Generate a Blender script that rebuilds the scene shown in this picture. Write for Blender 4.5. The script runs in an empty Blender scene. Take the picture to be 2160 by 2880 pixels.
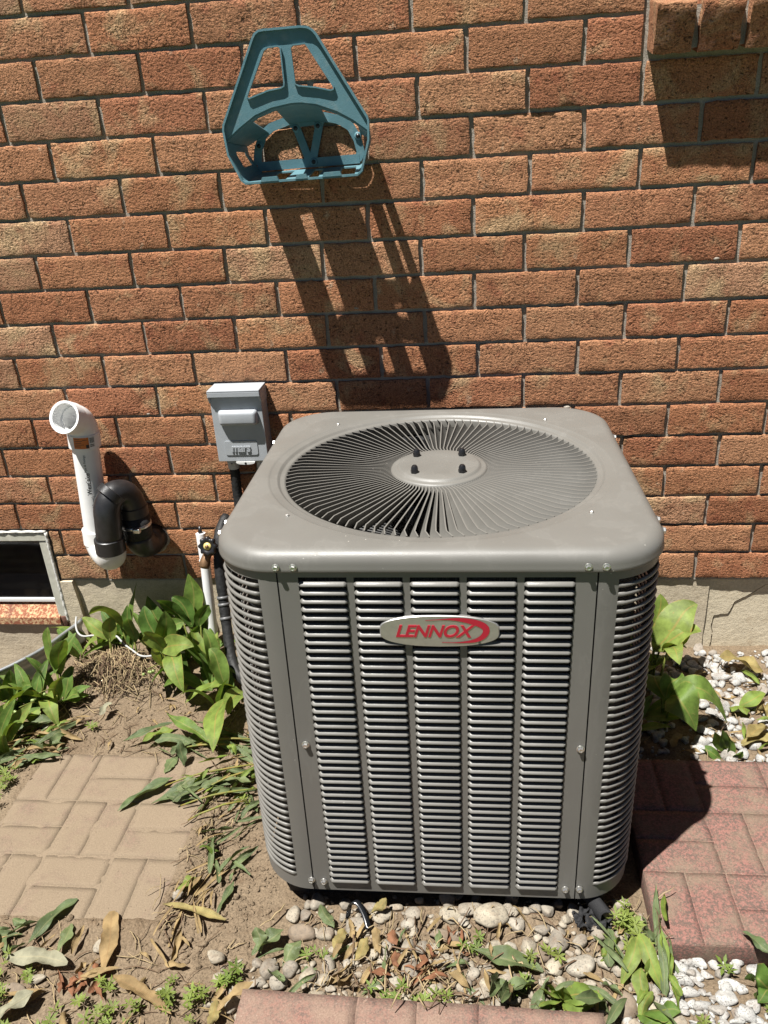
import bpy, bmesh, math, random
from mathutils import Vector, Matrix, noise

random.seed(11)
sc = bpy.context.scene
col = sc.collection
R = math.radians

# ------------------------------------------------------------------ camera
cam_d = bpy.data.cameras.new('camera')
cam = bpy.data.objects.new('camera', cam_d)
col.objects.link(cam)
cam_d.sensor_fit = 'HORIZONTAL'
cam_d.sensor_width = 36.0
cam_d.lens = 2235.6154 / 2160 * 36.0
cam_d.clip_start = 0.05
cam_d.clip_end = 200
right = Vector((0.99412, 0.09289, -0.05562))
down = Vector((-0.01061, -0.42764, -0.90388))
fwd = Vector((-0.10774, 0.89916, -0.42415))
m3 = Matrix((right, -down, -fwd)).transposed()
cam.matrix_world = Matrix.Translation((0.05564, -1.94525, 1.35366)) @ m3.to_4x4()
sc.camera = cam

# ------------------------------------------------------------------ sky and sun
SUN = Vector((0.285, 0.266, -1.0)).normalized()     # direction the light travels
world = bpy.data.worlds.new('World')
sc.world = world
world.use_nodes = True
wn = world.node_tree
wn.nodes.clear()
sky = wn.nodes.new('ShaderNodeTexSky')
sky.sky_type = 'NISHITA'
sky.sun_disc = False
sky.sun_elevation = math.asin(-SUN.z)
sky.air_density = 0.18
sky.dust_density = 0.15
sky.ozone_density = 0.3
sky.sun_rotation = math.atan2(-SUN.x, -SUN.y)
bg = wn.nodes.new('ShaderNodeBackground')
bg.inputs['Strength'].default_value = 0.05
wo = wn.nodes.new('ShaderNodeOutputWorld')
wn.links.new(sky.outputs[0], bg.inputs[0])
wn.links.new(bg.outputs[0], wo.inputs[0])
sun_d = bpy.data.lights.new('sun', 'SUN')
sun_d.energy = 5.0
sun_d.angle = R(0.53)
sun_d.color = (1.0, 0.972, 0.925)
sun = bpy.data.objects.new('sun', sun_d)
col.objects.link(sun)
sun.location = (-2, -2, 6)
sun.rotation_euler = SUN.to_track_quat('-Z', 'Y').to_euler()

sc.view_settings.view_transform = 'Standard'
sc.view_settings.look = 'None'
sc.view_settings.exposure = 1.18
sc.view_settings.gamma = 1.0
sc.view_settings.use_curve_mapping = False

# ------------------------------------------------------------------ measured positions (metres)
JOINTS = {17: [-0.8999, -0.661], 16: [-0.7669, -0.5313, -0.2957, -0.0565, 0.1798, 0.4145], 15: [-0.9002, -0.6587, -0.4257, -0.1785, 0.0575, 0.3026, 0.4233], 14: [-1.0027, -0.7689, -0.5226, -0.2818, -0.0487, 0.1875, 0.4264, 0.6624], 13: [-0.9067, -0.6552, -0.406, -0.1663, 0.068, 0.3102, 0.5548], 12: [-0.9961, -0.7524, -0.5135, -0.2746, -0.0446, 0.1957, 0.4337, 0.6737], 11: [-0.9005, -0.6569, -0.4146, -0.1723, 0.0698, 0.3162, 0.5578], 10: [-1.0035, -0.761, -0.5248, -0.287, -0.053, 0.1871, 0.4239, 0.6649], 9: [-1.1238, -0.889, -0.6491, -0.4064, -0.1666, 0.071, 0.3114, 0.5541], 8: [-1.0014, -0.7602, -0.5232, -0.2903, -0.0485, 0.1895, 0.4254, 0.6607], 7: [-1.1242, -0.8856, -0.6443, -0.4016, -0.1607, 0.0785, 0.3192, 0.5561], 6: [-1.0062, -0.757, -0.515, -0.279, -0.047, 0.19, 0.4261, 0.6621], 5: [-1.1184, -0.8824, -0.6421, -0.4075, -0.1638, 0.074, 0.3147, 0.5467, 0.7814], 4: [-1.2284, -0.9872, -0.7526, -0.5136, -0.2726, -0.0374, 0.2012, 0.4402, 0.6793], 3: [-1.1167, -0.8776, -0.6389, -0.3959, -0.1539, 0.0823, 0.322, 0.5542, 0.7912], 2: [-1.234, -0.9939, -0.7613, -0.5196, -0.2757, -0.0327, 0.2046, 0.4408, 0.6678], 1: [-1.1188, -0.8683, -0.6277, -0.3824, -0.1429, 0.0912, 0.3247, 0.5509, 0.7937], 0: [-1.0074, -0.7665, -0.5195, -0.2781, -0.0372, 0.1982, 0.4302, 0.6578]}
HANGER = {'outer': [(-0.365, 1.549), (-0.36, 1.556), (-0.352, 1.561), (-0.341, 1.562), (-0.267, 1.563), (-0.253, 1.561), (-0.244, 1.556), (-0.237, 1.548), (-0.145, 1.396), (-0.143, 1.389), (-0.145, 1.354), (-0.163, 1.296), (-0.172, 1.289), (-0.414, 1.284), (-0.421, 1.29), (-0.444, 1.341), (-0.448, 1.388), (-0.446, 1.398)], 'plate': [(-0.365, 1.549), (-0.36, 1.556), (-0.352, 1.561), (-0.341, 1.562), (-0.267, 1.563), (-0.253, 1.561), (-0.244, 1.556), (-0.237, 1.548), (-0.145, 1.396), (-0.143, 1.389), (-0.144, 1.371), (-0.176, 1.394), (-0.207, 1.411), (-0.248, 1.426), (-0.28, 1.431), (-0.301, 1.431), (-0.343, 1.425), (-0.379, 1.413), (-0.417, 1.39), (-0.446, 1.369), (-0.448, 1.388), (-0.446, 1.398)], 'arch': [(-0.446, 1.369), (-0.417, 1.39), (-0.379, 1.413), (-0.343, 1.425), (-0.301, 1.431), (-0.28, 1.431), (-0.248, 1.426), (-0.207, 1.411), (-0.176, 1.394), (-0.144, 1.371)], 'winL': [(-0.346, 1.527), (-0.337, 1.532), (-0.316, 1.533), (-0.311, 1.529), (-0.31, 1.468), (-0.311, 1.462), (-0.318, 1.459), (-0.344, 1.456), (-0.386, 1.444), (-0.39, 1.447), (-0.388, 1.452)], 'winR': [(-0.291, 1.528), (-0.285, 1.533), (-0.261, 1.534), (-0.256, 1.529), (-0.209, 1.454), (-0.211, 1.45), (-0.217, 1.449), (-0.246, 1.456), (-0.281, 1.461), (-0.288, 1.465)], 'back': [(-0.416, 1.316), (-0.411, 1.347), (-0.397, 1.376), (-0.376, 1.391), (-0.333, 1.403), (-0.295, 1.406), (-0.256, 1.406), (-0.223, 1.398), (-0.198, 1.383), (-0.184, 1.356), (-0.178, 1.328), (-0.187, 1.316)], 'backbar': [(-0.416, 1.312), (-0.182, 1.317)], 'armL': [(-0.322, 1.397), (-0.295, 1.316)], 'armR': [(-0.265, 1.397), (-0.289, 1.315)], 'top': [(-0.333, 1.398), (-0.257, 1.402)], 'screws': [(-0.32, 1.386), (-0.27, 1.388), (-0.286, 1.316), (-0.407, 1.355), (-0.182, 1.363)]}
STONES_FRONT = [(-0.294, -0.908, 0.026, 0.034), (-0.268, -0.948, 0.05, 0.033), (-0.222, -0.947, 0.035, 0.031), (-0.169, -0.936, 0.045, 0.037), (-0.145, -0.89, 0.033, 0.025), (-0.119, -0.908, 0.04, 0.024), (-0.095, -0.888, 0.028, 0.015), (-0.069, -0.92, 0.031, 0.025), (-0.061, -0.902, 0.028, 0.026), (0.009, -0.907, 0.038, 0.028), (-0.316, -1.024, 0.032, 0.039), (-0.33, -1.052, 0.034, 0.021), (-0.295, -1.05, 0.033, 0.026), (-0.243, -1.032, 0.031, 0.026), (-0.209, -1.008, 0.024, 0.035), (-0.067, -0.969, 0.029, 0.037), (-0.116, -1.019, 0.023, 0.018), (-0.098, -1.007, 0.021, 0.019), (0.024, -0.995, 0.029, 0.031), (-0.017, -1.047, 0.037, 0.018), (-0.007, -1.065, 0.029, 0.011), (0.02, -1.066, 0.025, 0.013), (-0.083, -1.036, 0.026, 0.021), (-0.118, -1.045, 0.026, 0.016), (-0.199, -1.052, 0.021, 0.011), (-0.042, -0.968, 0.027, 0.026), (0.001, -0.944, 0.054, 0.025), (-0.043, -0.996, 0.024, 0.015), (-0.162, -0.971, 0.029, 0.015), (-0.193, -0.912, 0.02, 0.019), (0.086, -0.915, 0.067, 0.048), (0.049, -0.897, 0.045, 0.029), (0.034, -0.917, 0.022, 0.021), (0.208, -0.945, 0.038, 0.045), (0.245, -0.942, 0.031, 0.026), (0.24, -0.984, 0.049, 0.047), (0.176, -0.973, 0.03, 0.028), (0.195, -0.995, 0.028, 0.035), (0.312, -0.949, 0.031, 0.033), (0.283, -0.927, 0.029, 0.027), (0.11, -1.025, 0.035, 0.03), (0.082, -1.032, 0.034, 0.025), (0.064, -1.049, 0.041, 0.021), (0.053, -1.016, 0.023, 0.022), (0.035, -1.034, 0.027, 0.025), (0.121, -1.056, 0.025, 0.017), (0.306, -1.057, 0.037, 0.04), (0.334, -0.854, 0.035, 0.024), (0.311, -0.995, 0.028, 0.02), (0.334, -0.968, 0.021, 0.023), (0.37, -0.972, 0.026, 0.021), (0.399, -0.973, 0.021, 0.021), (0.387, -1.017, 0.02, 0.024), (0.03, -0.99, 0.024, 0.035), (0.034, -0.939, 0.027, 0.018), (0.056, -0.962, 0.034, 0.02), (0.14, -1.073, 0.022, 0.008), (0.385, -1.045, 0.015, 0.011), (0.374, -1.06, 0.019, 0.011)]
STONES_WHITE = [(0.373, -0.97, 0.026, 0.021), (0.406, -0.971, 0.034, 0.021), (0.453, -0.966, 0.025, 0.022), (0.486, -0.98, 0.033, 0.021), (0.512, -0.973, 0.02, 0.017), (0.544, -0.972, 0.029, 0.018), (0.418, -0.999, 0.031, 0.022), (0.431, -0.987, 0.022, 0.018), (0.456, -0.987, 0.025, 0.016), (0.444, -0.998, 0.017, 0.011), (0.395, -1.019, 0.022, 0.027), (0.422, -1.024, 0.03, 0.021), (0.442, -1.009, 0.018, 0.01), (0.493, -1.006, 0.034, 0.021), (0.479, -1.033, 0.036, 0.032), (0.442, -1.024, 0.012, 0.013), (0.451, -1.028, 0.011, 0.011), (0.4, -1.048, 0.043, 0.022), (0.457, -1.053, 0.032, 0.019), (0.486, -1.059, 0.023, 0.017), (0.509, -1.018, 0.017, 0.018), (0.519, -1.048, 0.024, 0.022), (0.456, -1.036, 0.013, 0.012), (0.462, -1.074, 0.019, 0.013), (0.486, -1.073, 0.028, 0.011), (0.418, -1.079, 0.025, 0.008), (0.521, -1.068, 0.025, 0.016), (0.438, -1.047, 0.009, 0.016)]
STONES_WALL = [(0.716, -0.101, 0.031, 0.039), (0.721, -0.138, 0.051, 0.037), (0.762, -0.145, 0.033, 0.033), (0.69, -0.163, 0.034, 0.026), (0.694, -0.202, 0.039, 0.039), (0.745, -0.201, 0.028, 0.035), (0.804, -0.192, 0.028, 0.039), (0.655, -0.187, 0.036, 0.035), (0.615, -0.176, 0.029, 0.023), (0.692, -0.062, 0.022, 0.032), (0.732, -0.246, 0.027, 0.034), (0.688, -0.262, 0.039, 0.033), (0.602, -0.396, 0.037, 0.035), (0.619, -0.418, 0.024, 0.029), (0.791, -0.157, 0.031, 0.027), (0.648, -0.123, 0.031, 0.03), (0.634, -0.098, 0.028, 0.028), (0.772, -0.212, 0.026, 0.025), (0.82, -0.103, 0.022, 0.025), (0.597, -0.111, 0.025, 0.028)]
STONES_LEFT = [(-0.741, -1.065, 0.034, 0.018), (-0.77, -1.086, 0.039, 0.02), (-0.496, -1.084, 0.025, 0.035), (-0.532, -0.884, 0.021, 0.021), (-0.65, -0.996, 0.02, 0.023)]
PLANT_LEAVES = {'well': [(-1.069, -0.27, 0.086, -1.077, -0.24, 0.219, 0.06, 0.03, 0.5), (-1.061, -0.27, 0.082, -1.002, -0.3, 0.22, 0.055, 0.03, -0.6), (-1.065, -0.28, 0.094, -1.012, -0.22, 0.188, 0.05, 0.03, 0.2)], 'yellow': [(-0.917, -0.14, 0.15, -0.988, -0.18, 0.218, 0.062, 0.06, 0.9), (-0.96, -0.16, 0.117, -0.94, -0.14, 0.189, 0.05, 0.02, 0.1), (-0.959, -0.15, 0.11, -1.049, -0.12, 0.168, 0.05, 0.03, -0.4)], 'tall': [(-0.907, -0.15, 0.095, -0.871, -0.1, 0.274, 0.06, 0.02, -0.5), (-0.902, -0.15, 0.087, -0.906, -0.12, 0.214, 0.05, 0.02, 0.6), (-0.885, -0.16, 0.118, -0.863, -0.2, 0.22, 0.05, 0.03, 0.2)], 'middle': [(-0.793, -0.2, 0.1, -0.761, -0.19, 0.24, 0.075, 0.02, 0.2), (-0.807, -0.18, 0.101, -0.846, -0.14, 0.223, 0.07, 0.03, -0.3), (-0.794, -0.18, 0.101, -0.734, -0.15, 0.181, 0.07, 0.04, 0.5), (-0.795, -0.16, 0.095, -0.846, -0.1, 0.232, 0.06, 0.02, 0.1)], 'hanging': [(-0.782, -0.22, 0.122, -0.683, -0.24, 0.154, 0.075, 0.05, 0.9), (-0.766, -0.23, 0.122, -0.693, -0.32, 0.071, 0.07, 0.06, 0.2), (-0.781, -0.22, 0.13, -0.812, -0.24, 0.203, 0.06, 0.04, -0.6)], 'shaded': [(-0.728, -0.08, 0.128, -0.737, -0.05, 0.274, 0.07, 0.02, 0.1), (-0.752, -0.1, 0.148, -0.813, -0.13, 0.233, 0.06, 0.04, 0.9), (-0.732, -0.1, 0.148, -0.784, -0.08, 0.22, 0.06, 0.03, -0.6), (-0.715, -0.1, 0.125, -0.681, -0.08, 0.19, 0.05, 0.03, 0.4)], 'lineset': [(-0.635, -0.24, 0.07, -0.666, -0.18, 0.178, 0.055, 0.03, 0.3), (-0.636, -0.22, 0.062, -0.672, -0.14, 0.148, 0.05, 0.04, -0.8), (-0.591, -0.28, 0.055, -0.642, -0.24, 0.151, 0.06, 0.04, -0.3), (-0.636, -0.2, 0.055, -0.616, -0.2, 0.147, 0.05, 0.05, 0.9)], 'edge': [(-0.573, -0.252, 0.03, -0.702, -0.314, 0.03, 0.075, 0.05, 0.2), (-0.578, -0.325, 0.06, -0.572, -0.511, 0.04, 0.085, 0.05, 0.5), (-0.556, -0.283, 0.05, -0.557, -0.398, 0.06, 0.06, 0.03, -0.5), (-0.564, -0.27, 0.04, -0.636, -0.301, 0.07, 0.06, 0.03, 0.3)], 'arching': [(-1.073, -0.312, 0.01, -1.178, -0.401, 0.03, 0.075, 0.12, 0.5), (-1.096, -0.313, 0.01, -1.013, -0.4, 0.01, 0.06, 0.1, -0.2), (-1.102, -0.313, 0.01, -1.138, -0.29, 0.1, 0.055, 0.03, 0.4), (-1.081, -0.322, 0.01, -1.033, -0.3, 0.1, 0.05, 0.03, -0.3), (-1.124, -0.323, 0.01, -1.079, -0.41, 0.01, 0.06, 0.05, 0.2)], 'corner': [(-1.206, -0.306, 0.01, -1.178, -0.297, 0.12, 0.055, 0.02, 0.2), (-1.213, -0.306, 0.01, -1.211, -0.338, 0.12, 0.055, 0.04, -0.3), (-1.183, -0.325, 0.01, -1.11, -0.33, 0.1, 0.05, 0.03, 0.5), (-1.193, -0.354, 0.01, -1.176, -0.438, 0.02, 0.05, 0.05, 0.1)], 'slabside': [(-1.107, -0.51, 0.01, -1.073, -0.528, 0.1, 0.04, 0.02, 0.2), (-1.104, -0.51, 0.01, -1.123, -0.5, 0.06, 0.04, 0.02, -0.4)], 'right_tall': [(0.527, -0.16, 0.148, 0.644, -0.12, 0.21, 0.12, 0.05, 0.7), (0.537, -0.16, 0.121, 0.643, -0.17, 0.162, 0.1, 0.06, 0.3), (0.539, -0.13, 0.118, 0.552, -0.08, 0.227, 0.07, 0.02, 0.3), (0.553, -0.18, 0.115, 0.575, -0.26, 0.13, 0.06, 0.05, 0.2), (0.551, -0.18, 0.109, 0.602, -0.2, 0.135, 0.05, 0.04, 0.7), (0.533, -0.15, 0.117, 0.534, -0.1, 0.14, 0.07, 0.03, 0.0)], 'right_low': [(0.533, -0.34, 0.094, 0.666, -0.36, 0.026, 0.075, 0.14, 0.5), (0.524, -0.36, 0.099, 0.572, -0.42, 0.053, 0.12, 0.1, 0.3), (0.518, -0.34, 0.083, 0.505, -0.26, 0.095, 0.08, 0.04, 0), (0.525, -0.34, 0.088, 0.558, -0.3, 0.114, 0.08, 0.04, 0.3)], 'right_small': [(0.727, -0.27, 0.01, 0.793, -0.252, 0.035, 0.05, 0.02, 0.3), (0.728, -0.273, 0.01, 0.73, -0.314, 0.02, 0.04, 0.02, 0.2), (0.727, -0.27, 0.01, 0.694, -0.301, 0.02, 0.04, 0.02, -0.3)], 'right_cut': [(0.648, -0.426, 0.0, 0.61, -0.437, 0.07, 0.035, 0.01, 0.2), (0.649, -0.426, 0.0, 0.626, -0.441, 0.08, 0.03, 0.01, -0.3), (0.65, -0.426, 0.0, 0.641, -0.436, 0.07, 0.03, 0.01, 0.5), (0.659, -0.441, 0.0, 0.648, -0.441, 0.05, 0.025, 0.01, 0.1), (0.634, -0.445, 0.0, 0.585, -0.426, 0.01, 0.03, 0.01, 0), (0.663, -0.447, 0.0, 0.674, -0.455, 0.03, 0.03, 0.01, 0)], 'torn': [(0.201, -1.057, 0.01, 0.162, -1.062, 0.05, 0.05, 0.03, 0.2), (0.201, -1.057, 0.01, 0.251, -1.074, 0.02, 0.065, 0.03, 0.1), (0.201, -1.057, 0.01, 0.203, -1.065, 0.06, 0.05, 0.02, 0.0), (0.201, -1.057, 0.01, 0.159, -1.079, 0.03, 0.05, 0.03, -0.3), (0.203, -1.057, 0.01, 0.269, -1.064, 0.04, 0.06, 0.04, 0.3), (0.201, -1.057, 0.01, 0.181, -1.061, 0.06, 0.045, 0.02, 0.4), (0.206, -1.057, 0.01, 0.233, -1.084, 0.02, 0.06, 0.02, -0.2)], 'drooping': [(0.343, -0.955, 0.05, 0.375, -1.035, 0.01, 0.045, 0.06, 0.3), (0.342, -0.96, 0.05, 0.308, -1.026, 0.01, 0.045, 0.05, -0.3), (0.345, -0.96, 0.04, 0.366, -0.995, 0.03, 0.04, 0.03, 0.6), (0.34, -1.01, 0.04, 0.332, -1.063, 0.01, 0.045, 0.04, 0.1), (0.352, -1.043, 0.03, 0.325, -1.086, 0.01, 0.035, 0.03, 0.4), (0.277, -0.984, 0.03, 0.298, -0.979, 0.01, 0.035, 0.03, 0), (0.343, -1.017, 0.04, 0.382, -0.99, 0.01, 0.05, 0.03, 0.3)], 'frontright': [(0.335, -1.067, 0.01, 0.39, -1.081, 0.03, 0.07, 0.04, 0.1), (0.335, -1.07, 0.01, 0.371, -1.098, 0.02, 0.07, 0.04, 0), (0.333, -1.07, 0.01, 0.344, -1.104, 0.02, 0.05, 0.03, 0.4)], 'cornerleaf': [(0.563, -1.029, 0.015, 0.508, -1.012, 0.03, 0.1, 0.03, 0.25), (0.565, -1.02, 0.01, 0.52, -1.045, 0.02, 0.06, 0.03, 0)]}
LOOSE_LEAVES = {'tan_upright': [(-0.649, -0.926, 0.012, -0.617, -1.054, 0.008, 0.042, 0.018, 0.15)], 'tan_curled': [(-0.42, -0.932, 0.012, -0.554, -0.909, 0.008, 0.024, 0.012, -0.2)], 'tan_long': [(-0.595, -1.054, 0.012, -0.464, -1.118, 0.012, 0.034, 0.02, 0.1)], 'silver': [(-0.687, -1.041, 0.02, -0.815, -1.034, 0.02, 0.05, 0.015, 0.1)], 'green_limp': [(-0.735, -0.902, 0.012, -0.791, -1.001, 0.01, 0.04, 0.03, 0.3)], 'green_limp2': [(-0.72, -0.957, 0.01, -0.72, -1.021, 0.01, 0.03, 0.015, 0.0)], 'grey_green': [(-0.72, -1.102, 0.03, -0.776, -1.153, 0.01, 0.05, 0.02, 0.3)], 'slab_green': [(-0.65, -0.571, 0.018, -0.743, -0.675, 0.014, 0.045, 0.03, 0.3)], 'slab_green2': [(-0.56, -0.568, 0.018, -0.674, -0.649, 0.014, 0.04, 0.02, -0.1)], 'slab_green3': [(-0.588, -0.584, 0.03, -0.635, -0.614, 0.02, 0.04, 0.02, 0.4)], 'slab_green4': [(-0.664, -0.497, 0.012, -0.681, -0.552, 0.012, 0.04, 0.01, 0.2)], 'slab_stand': [(-0.644, -0.504, 0.07, -0.639, -0.529, 0.012, 0.035, 0.01, 0.3)], 'slab_dark': [(-0.643, -0.634, 0.02, -0.572, -0.639, 0.02, 0.03, 0.02, 0.5)], 'slab_right': [(-0.454, -0.59, 0.03, -0.517, -0.587, 0.03, 0.028, 0.02, 0.2)], 'soil_green': [(-0.583, -0.479, 0.04, -0.714, -0.402, 0.07, 0.045, 0.03, 0.3)], 'soil_green2': [(-0.7, -0.418, 0.03, -0.763, -0.463, 0.03, 0.05, 0.02, 0.2)], 'soil_green3': [(-0.709, -0.393, 0.03, -0.816, -0.466, 0.03, 0.03, 0.02, 0.2)], 'soil_pale': [(-0.917, -0.367, 0.03, -0.895, -0.329, 0.04, 0.03, 0.02, 0.4)], 'left_lying': [(-0.975, -0.287, 0.03, -1.055, -0.324, 0.03, 0.055, 0.03, 0.2)], 'left_lying2': [(-1.022, -0.396, 0.02, -1.075, -0.417, 0.02, 0.06, 0.02, 0.1)], 'sprout1': [(-0.486, -0.763, 0.0, -0.509, -0.797, 0.05, 0.04, 0.04, 0.4)], 'clump_green': [(-0.499, -0.837, 0.01, -0.538, -0.875, 0.02, 0.04, 0.02, 0.3)], 'clump_strip': [(-0.429, -0.845, 0.01, -0.442, -0.919, 0.006, 0.022, 0.01, 0.2)], 'front_folded': [(0.174, -1.012, 0.015, 0.05, -0.981, 0.03, 0.05, 0.03, 0.5)], 'front_pair': [(-0.303, -0.954, 0.02, -0.351, -1.004, 0.01, 0.045, 0.03, 0.4)], 'front_pair2': [(-0.265, -0.978, 0.025, -0.292, -1.024, 0.01, 0.04, 0.03, -0.1)], 'front_pair3': [(-0.347, -0.966, 0.04, -0.335, -0.997, 0.01, 0.035, 0.03, 0.5)], 'front_thin': [(-0.241, -0.897, 0.02, -0.208, -0.947, 0.02, 0.03, 0.015, 0.3)], 'front_tan1': [(-0.139, -0.97, 0.03, -0.159, -1.011, 0.02, 0.03, 0.02, 0.2)], 'front_tan2': [(-0.188, -0.953, 0.03, -0.196, -0.999, 0.03, 0.025, 0.01, 0.2)], 'front_tan3': [(-0.129, -0.948, 0.03, -0.115, -0.993, 0.02, 0.022, 0.01, 0.2)], 'front_tan4': [(-0.11, -0.899, 0.045, -0.137, -0.919, 0.03, 0.025, 0.015, 0.2)], 'front_brown': [(-0.181, -1.05, 0.01, -0.156, -1.054, 0.05, 0.03, 0.02, 0.6)], 'front_red1': [(-0.097, -0.951, 0.03, -0.087, -0.983, 0.03, 0.028, 0.015, 0.4)], 'front_red2': [(-0.089, -0.99, 0.025, -0.08, -1.017, 0.02, 0.028, 0.015, 0.2)], 'front_red3': [(-0.131, -1.024, 0.02, -0.09, -1.032, 0.02, 0.018, 0.02, 0.2)], 'tan_low': [(-0.332, -1.065, 0.03, -0.385, -1.116, 0.02, 0.03, 0.02, 0.2)], 'tan_low2': [(-0.389, -1.094, 0.02, -0.391, -1.142, 0.02, 0.03, 0.02, 0.2)], 'yellow_wall': [(0.824, -0.13, 0.02, 0.714, -0.111, 0.05, 0.1, 0.03, 0.2)], 'yellow_wall2': [(0.847, -0.105, 0.02, 0.881, -0.106, 0.03, 0.06, 0.02, 0.2)], 'olive1': [(0.763, -0.361, 0.02, 0.694, -0.407, 0.03, 0.05, 0.03, 0.5)], 'olive2': [(0.761, -0.368, 0.015, 0.685, -0.422, 0.015, 0.05, 0.02, 0.0)], 'olive3': [(0.792, -0.305, 0.02, 0.759, -0.292, 0.02, 0.05, 0.03, 0.0)], 'slabcorner': [(0.559, -0.986, 0.06, 0.524, -0.943, 0.055, 0.028, 0.02, 0.4)]}
ZF, PZ, PX = 0.2231, 0.0834, 0.2387       # foundation top, brick course, brick pitch

# ------------------------------------------------------------------ helpers
ORG = {}


def link(o, parent=None):
    col.objects.link(o)
    if parent is not None:
        o.parent = parent
    return o


def tag(o, label=None, cat=None, group=None, kind=None):
    if label:
        o['label'] = label
    if cat:
        o['category'] = cat
    if group:
        o['group'] = group
    if kind:
        o['kind'] = kind
    return o


def thing(name, label, cat, loc=(0, 0, 0), group=None, local=False):
    o = bpy.data.objects.new(name, None)
    o.empty_display_size = 0.05
    link(o)
    o.location = loc
    ORG[o] = Vector((0, 0, 0)) if local else Vector(loc)
    return tag(o, label, cat, group)


def mk(name, verts, faces, material, parent=None, smooth=True, uv=None, origin=None):
    """One mesh object; verts in the frame of the top-level thing."""
    if origin is None:
        if verts:
            n = len(verts)
            origin = Vector((sum(v[0] for v in verts) / n, sum(v[1] for v in verts) / n, sum(v[2] for v in verts) / n))
        else:
            origin = Vector((0, 0, 0))
    origin = Vector(origin)
    me = bpy.data.meshes.new(name)
    me.from_pydata([(v[0] - origin.x, v[1] - origin.y, v[2] - origin.z) for v in verts], [], faces)
    if uv:
        ul = me.uv_layers.new(name='UVMap')
        for lp in me.loops:
            ul.data[lp.index].uv = uv[lp.vertex_index]
    me.polygons.foreach_set('use_smooth', [smooth] * len(me.polygons))
    me.materials.append(material)
    me.update()
    o = bpy.data.objects.new(name, me)
    link(o, parent)
    po = ORG.get(parent, Vector((0, 0, 0))) if parent is not None else Vector((0, 0, 0))
    o.location = origin - po
    ORG[o] = origin
    return o


class MB:
    """collects verts / faces"""

    def __init__(self):
        self.v = []
        self.f = []
        self.uv = []

    def add(self, vs, fs, uv=None):
        b = len(self.v)
        self.v += [tuple(q) for q in vs]
        self.f += [tuple(b + i for i in f) for f in fs]
        self.uv += uv if uv else [(0, 0)] * len(vs)

    def bm(self, bm):
        bm.verts.index_update()
        self.add([v.co.copy() for v in bm.verts], [[v.index for v in f.verts] for f in bm.faces])
        bm.free()

    def box(self, x0, x1, y0, y1, z0, z1, bev=0.0, seg=2):
        bm = bmesh.new()
        bmesh.ops.create_cube(bm, size=1.0)
        for v in bm.verts:
            v.co = Vector(((x0 + x1) / 2 + v.co.x * (x1 - x0), (y0 + y1) / 2 + v.co.y * (y1 - y0), (z0 + z1) / 2 + v.co.z * (z1 - z0)))
        if bev > 0:
            bmesh.ops.bevel(bm, geom=list(bm.edges), offset=bev, segments=seg, affect='EDGES', profile=0.5)
        self.bm(bm)

    def tube(self, pts, rad, n=10, caps=True, flat=1.0):
        pts = [Vector(p) for p in pts]
        if not isinstance(rad, (list, tuple)):
            rad = [rad] * len(pts)
        t0 = (pts[1] - pts[0]).normalized()
        up = Vector((0, 0, 1)) if abs(t0.z) < 0.9 else Vector((0, 1, 0))
        a = (up - t0 * up.dot(t0)).normalized()
        rings = []
        vs = []
        for i, p in enumerate(pts):
            if i == 0:
                t = t0
            elif i == len(pts) - 1:
                t = (pts[i] - pts[i - 1]).normalized()
            else:
                t = (pts[i + 1] - pts[i - 1]).normalized()
            a = (a - t * a.dot(t))
            a = a.normalized() if a.length > 1e-9 else t.orthogonal().normalized()
            b = t.cross(a)
            ring = []
            for k in range(n):
                th = 2 * math.pi * k / n
                ring.append(len(vs))
                vs.append(p + (a * math.cos(th) * flat + b * math.sin(th)) * rad[i])
            rings.append(ring)
        fs = []
        for i in range(len(rings) - 1):
            for k in range(n):
                fs.append((rings[i][k], rings[i][(k + 1) % n], rings[i + 1][(k + 1) % n], rings[i + 1][k]))
        if caps:
            fs.append(tuple(reversed(rings[0])))
            fs.append(tuple(rings[-1]))
        self.add(vs, fs)

    def lathe(self, prof, c, axis=(0, 0, 1), n=24, caps=True):
        ax = Vector(axis).normalized()
        a = ax.orthogonal().normalized()
        b = ax.cross(a)
        c = Vector(c)
        vs = []
        fs = []
        for r, h in prof:
            for k in range(n):
                th = 2 * math.pi * k / n
                vs.append(c + ax * h + (a * math.cos(th) + b * math.sin(th)) * r)
        for i in range(len(prof) - 1):
            for k in range(n):
                fs.append((i * n + k, i * n + (k + 1) % n, (i + 1) * n + (k + 1) % n, (i + 1) * n + k))
        if caps:
            fs.append(tuple(reversed(range(n))))
            fs.append(tuple(range((len(prof) - 1) * n, len(prof) * n)))
        self.add(vs, fs)

    def build(self, name, material, parent=None, smooth=True, origin=None, uv=False):
        return mk(name, self.v, self.f, material, parent, smooth, self.uv if uv else None, origin)


def sharp(o, ang=35):
    """shade smooth with hard edges past an angle"""
    me = o.data
    bm = bmesh.new()
    bm.from_mesh(me)
    lim = R(ang)
    for e in bm.edges:
        if len(e.link_faces) == 2 and e.calc_face_angle(0.0) > lim:
            e.smooth = False
    bm.to_mesh(me)
    bm.free()
    return o


def nz(x, y, z=0.0):
    return noise.noise(Vector((x, y, z)))


def sstep(a, b, x):
    t = max(0.0, min(1.0, (x - a) / (b - a)))
    return t * t * (3 - 2 * t)


# ------------------------------------------------------------------ materials
def NT(name):
    m = bpy.data.materials.new(name)
    m.use_nodes = True
    nt = m.node_tree
    b = nt.nodes['Principled BSDF']
    return m, nt, b


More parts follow.
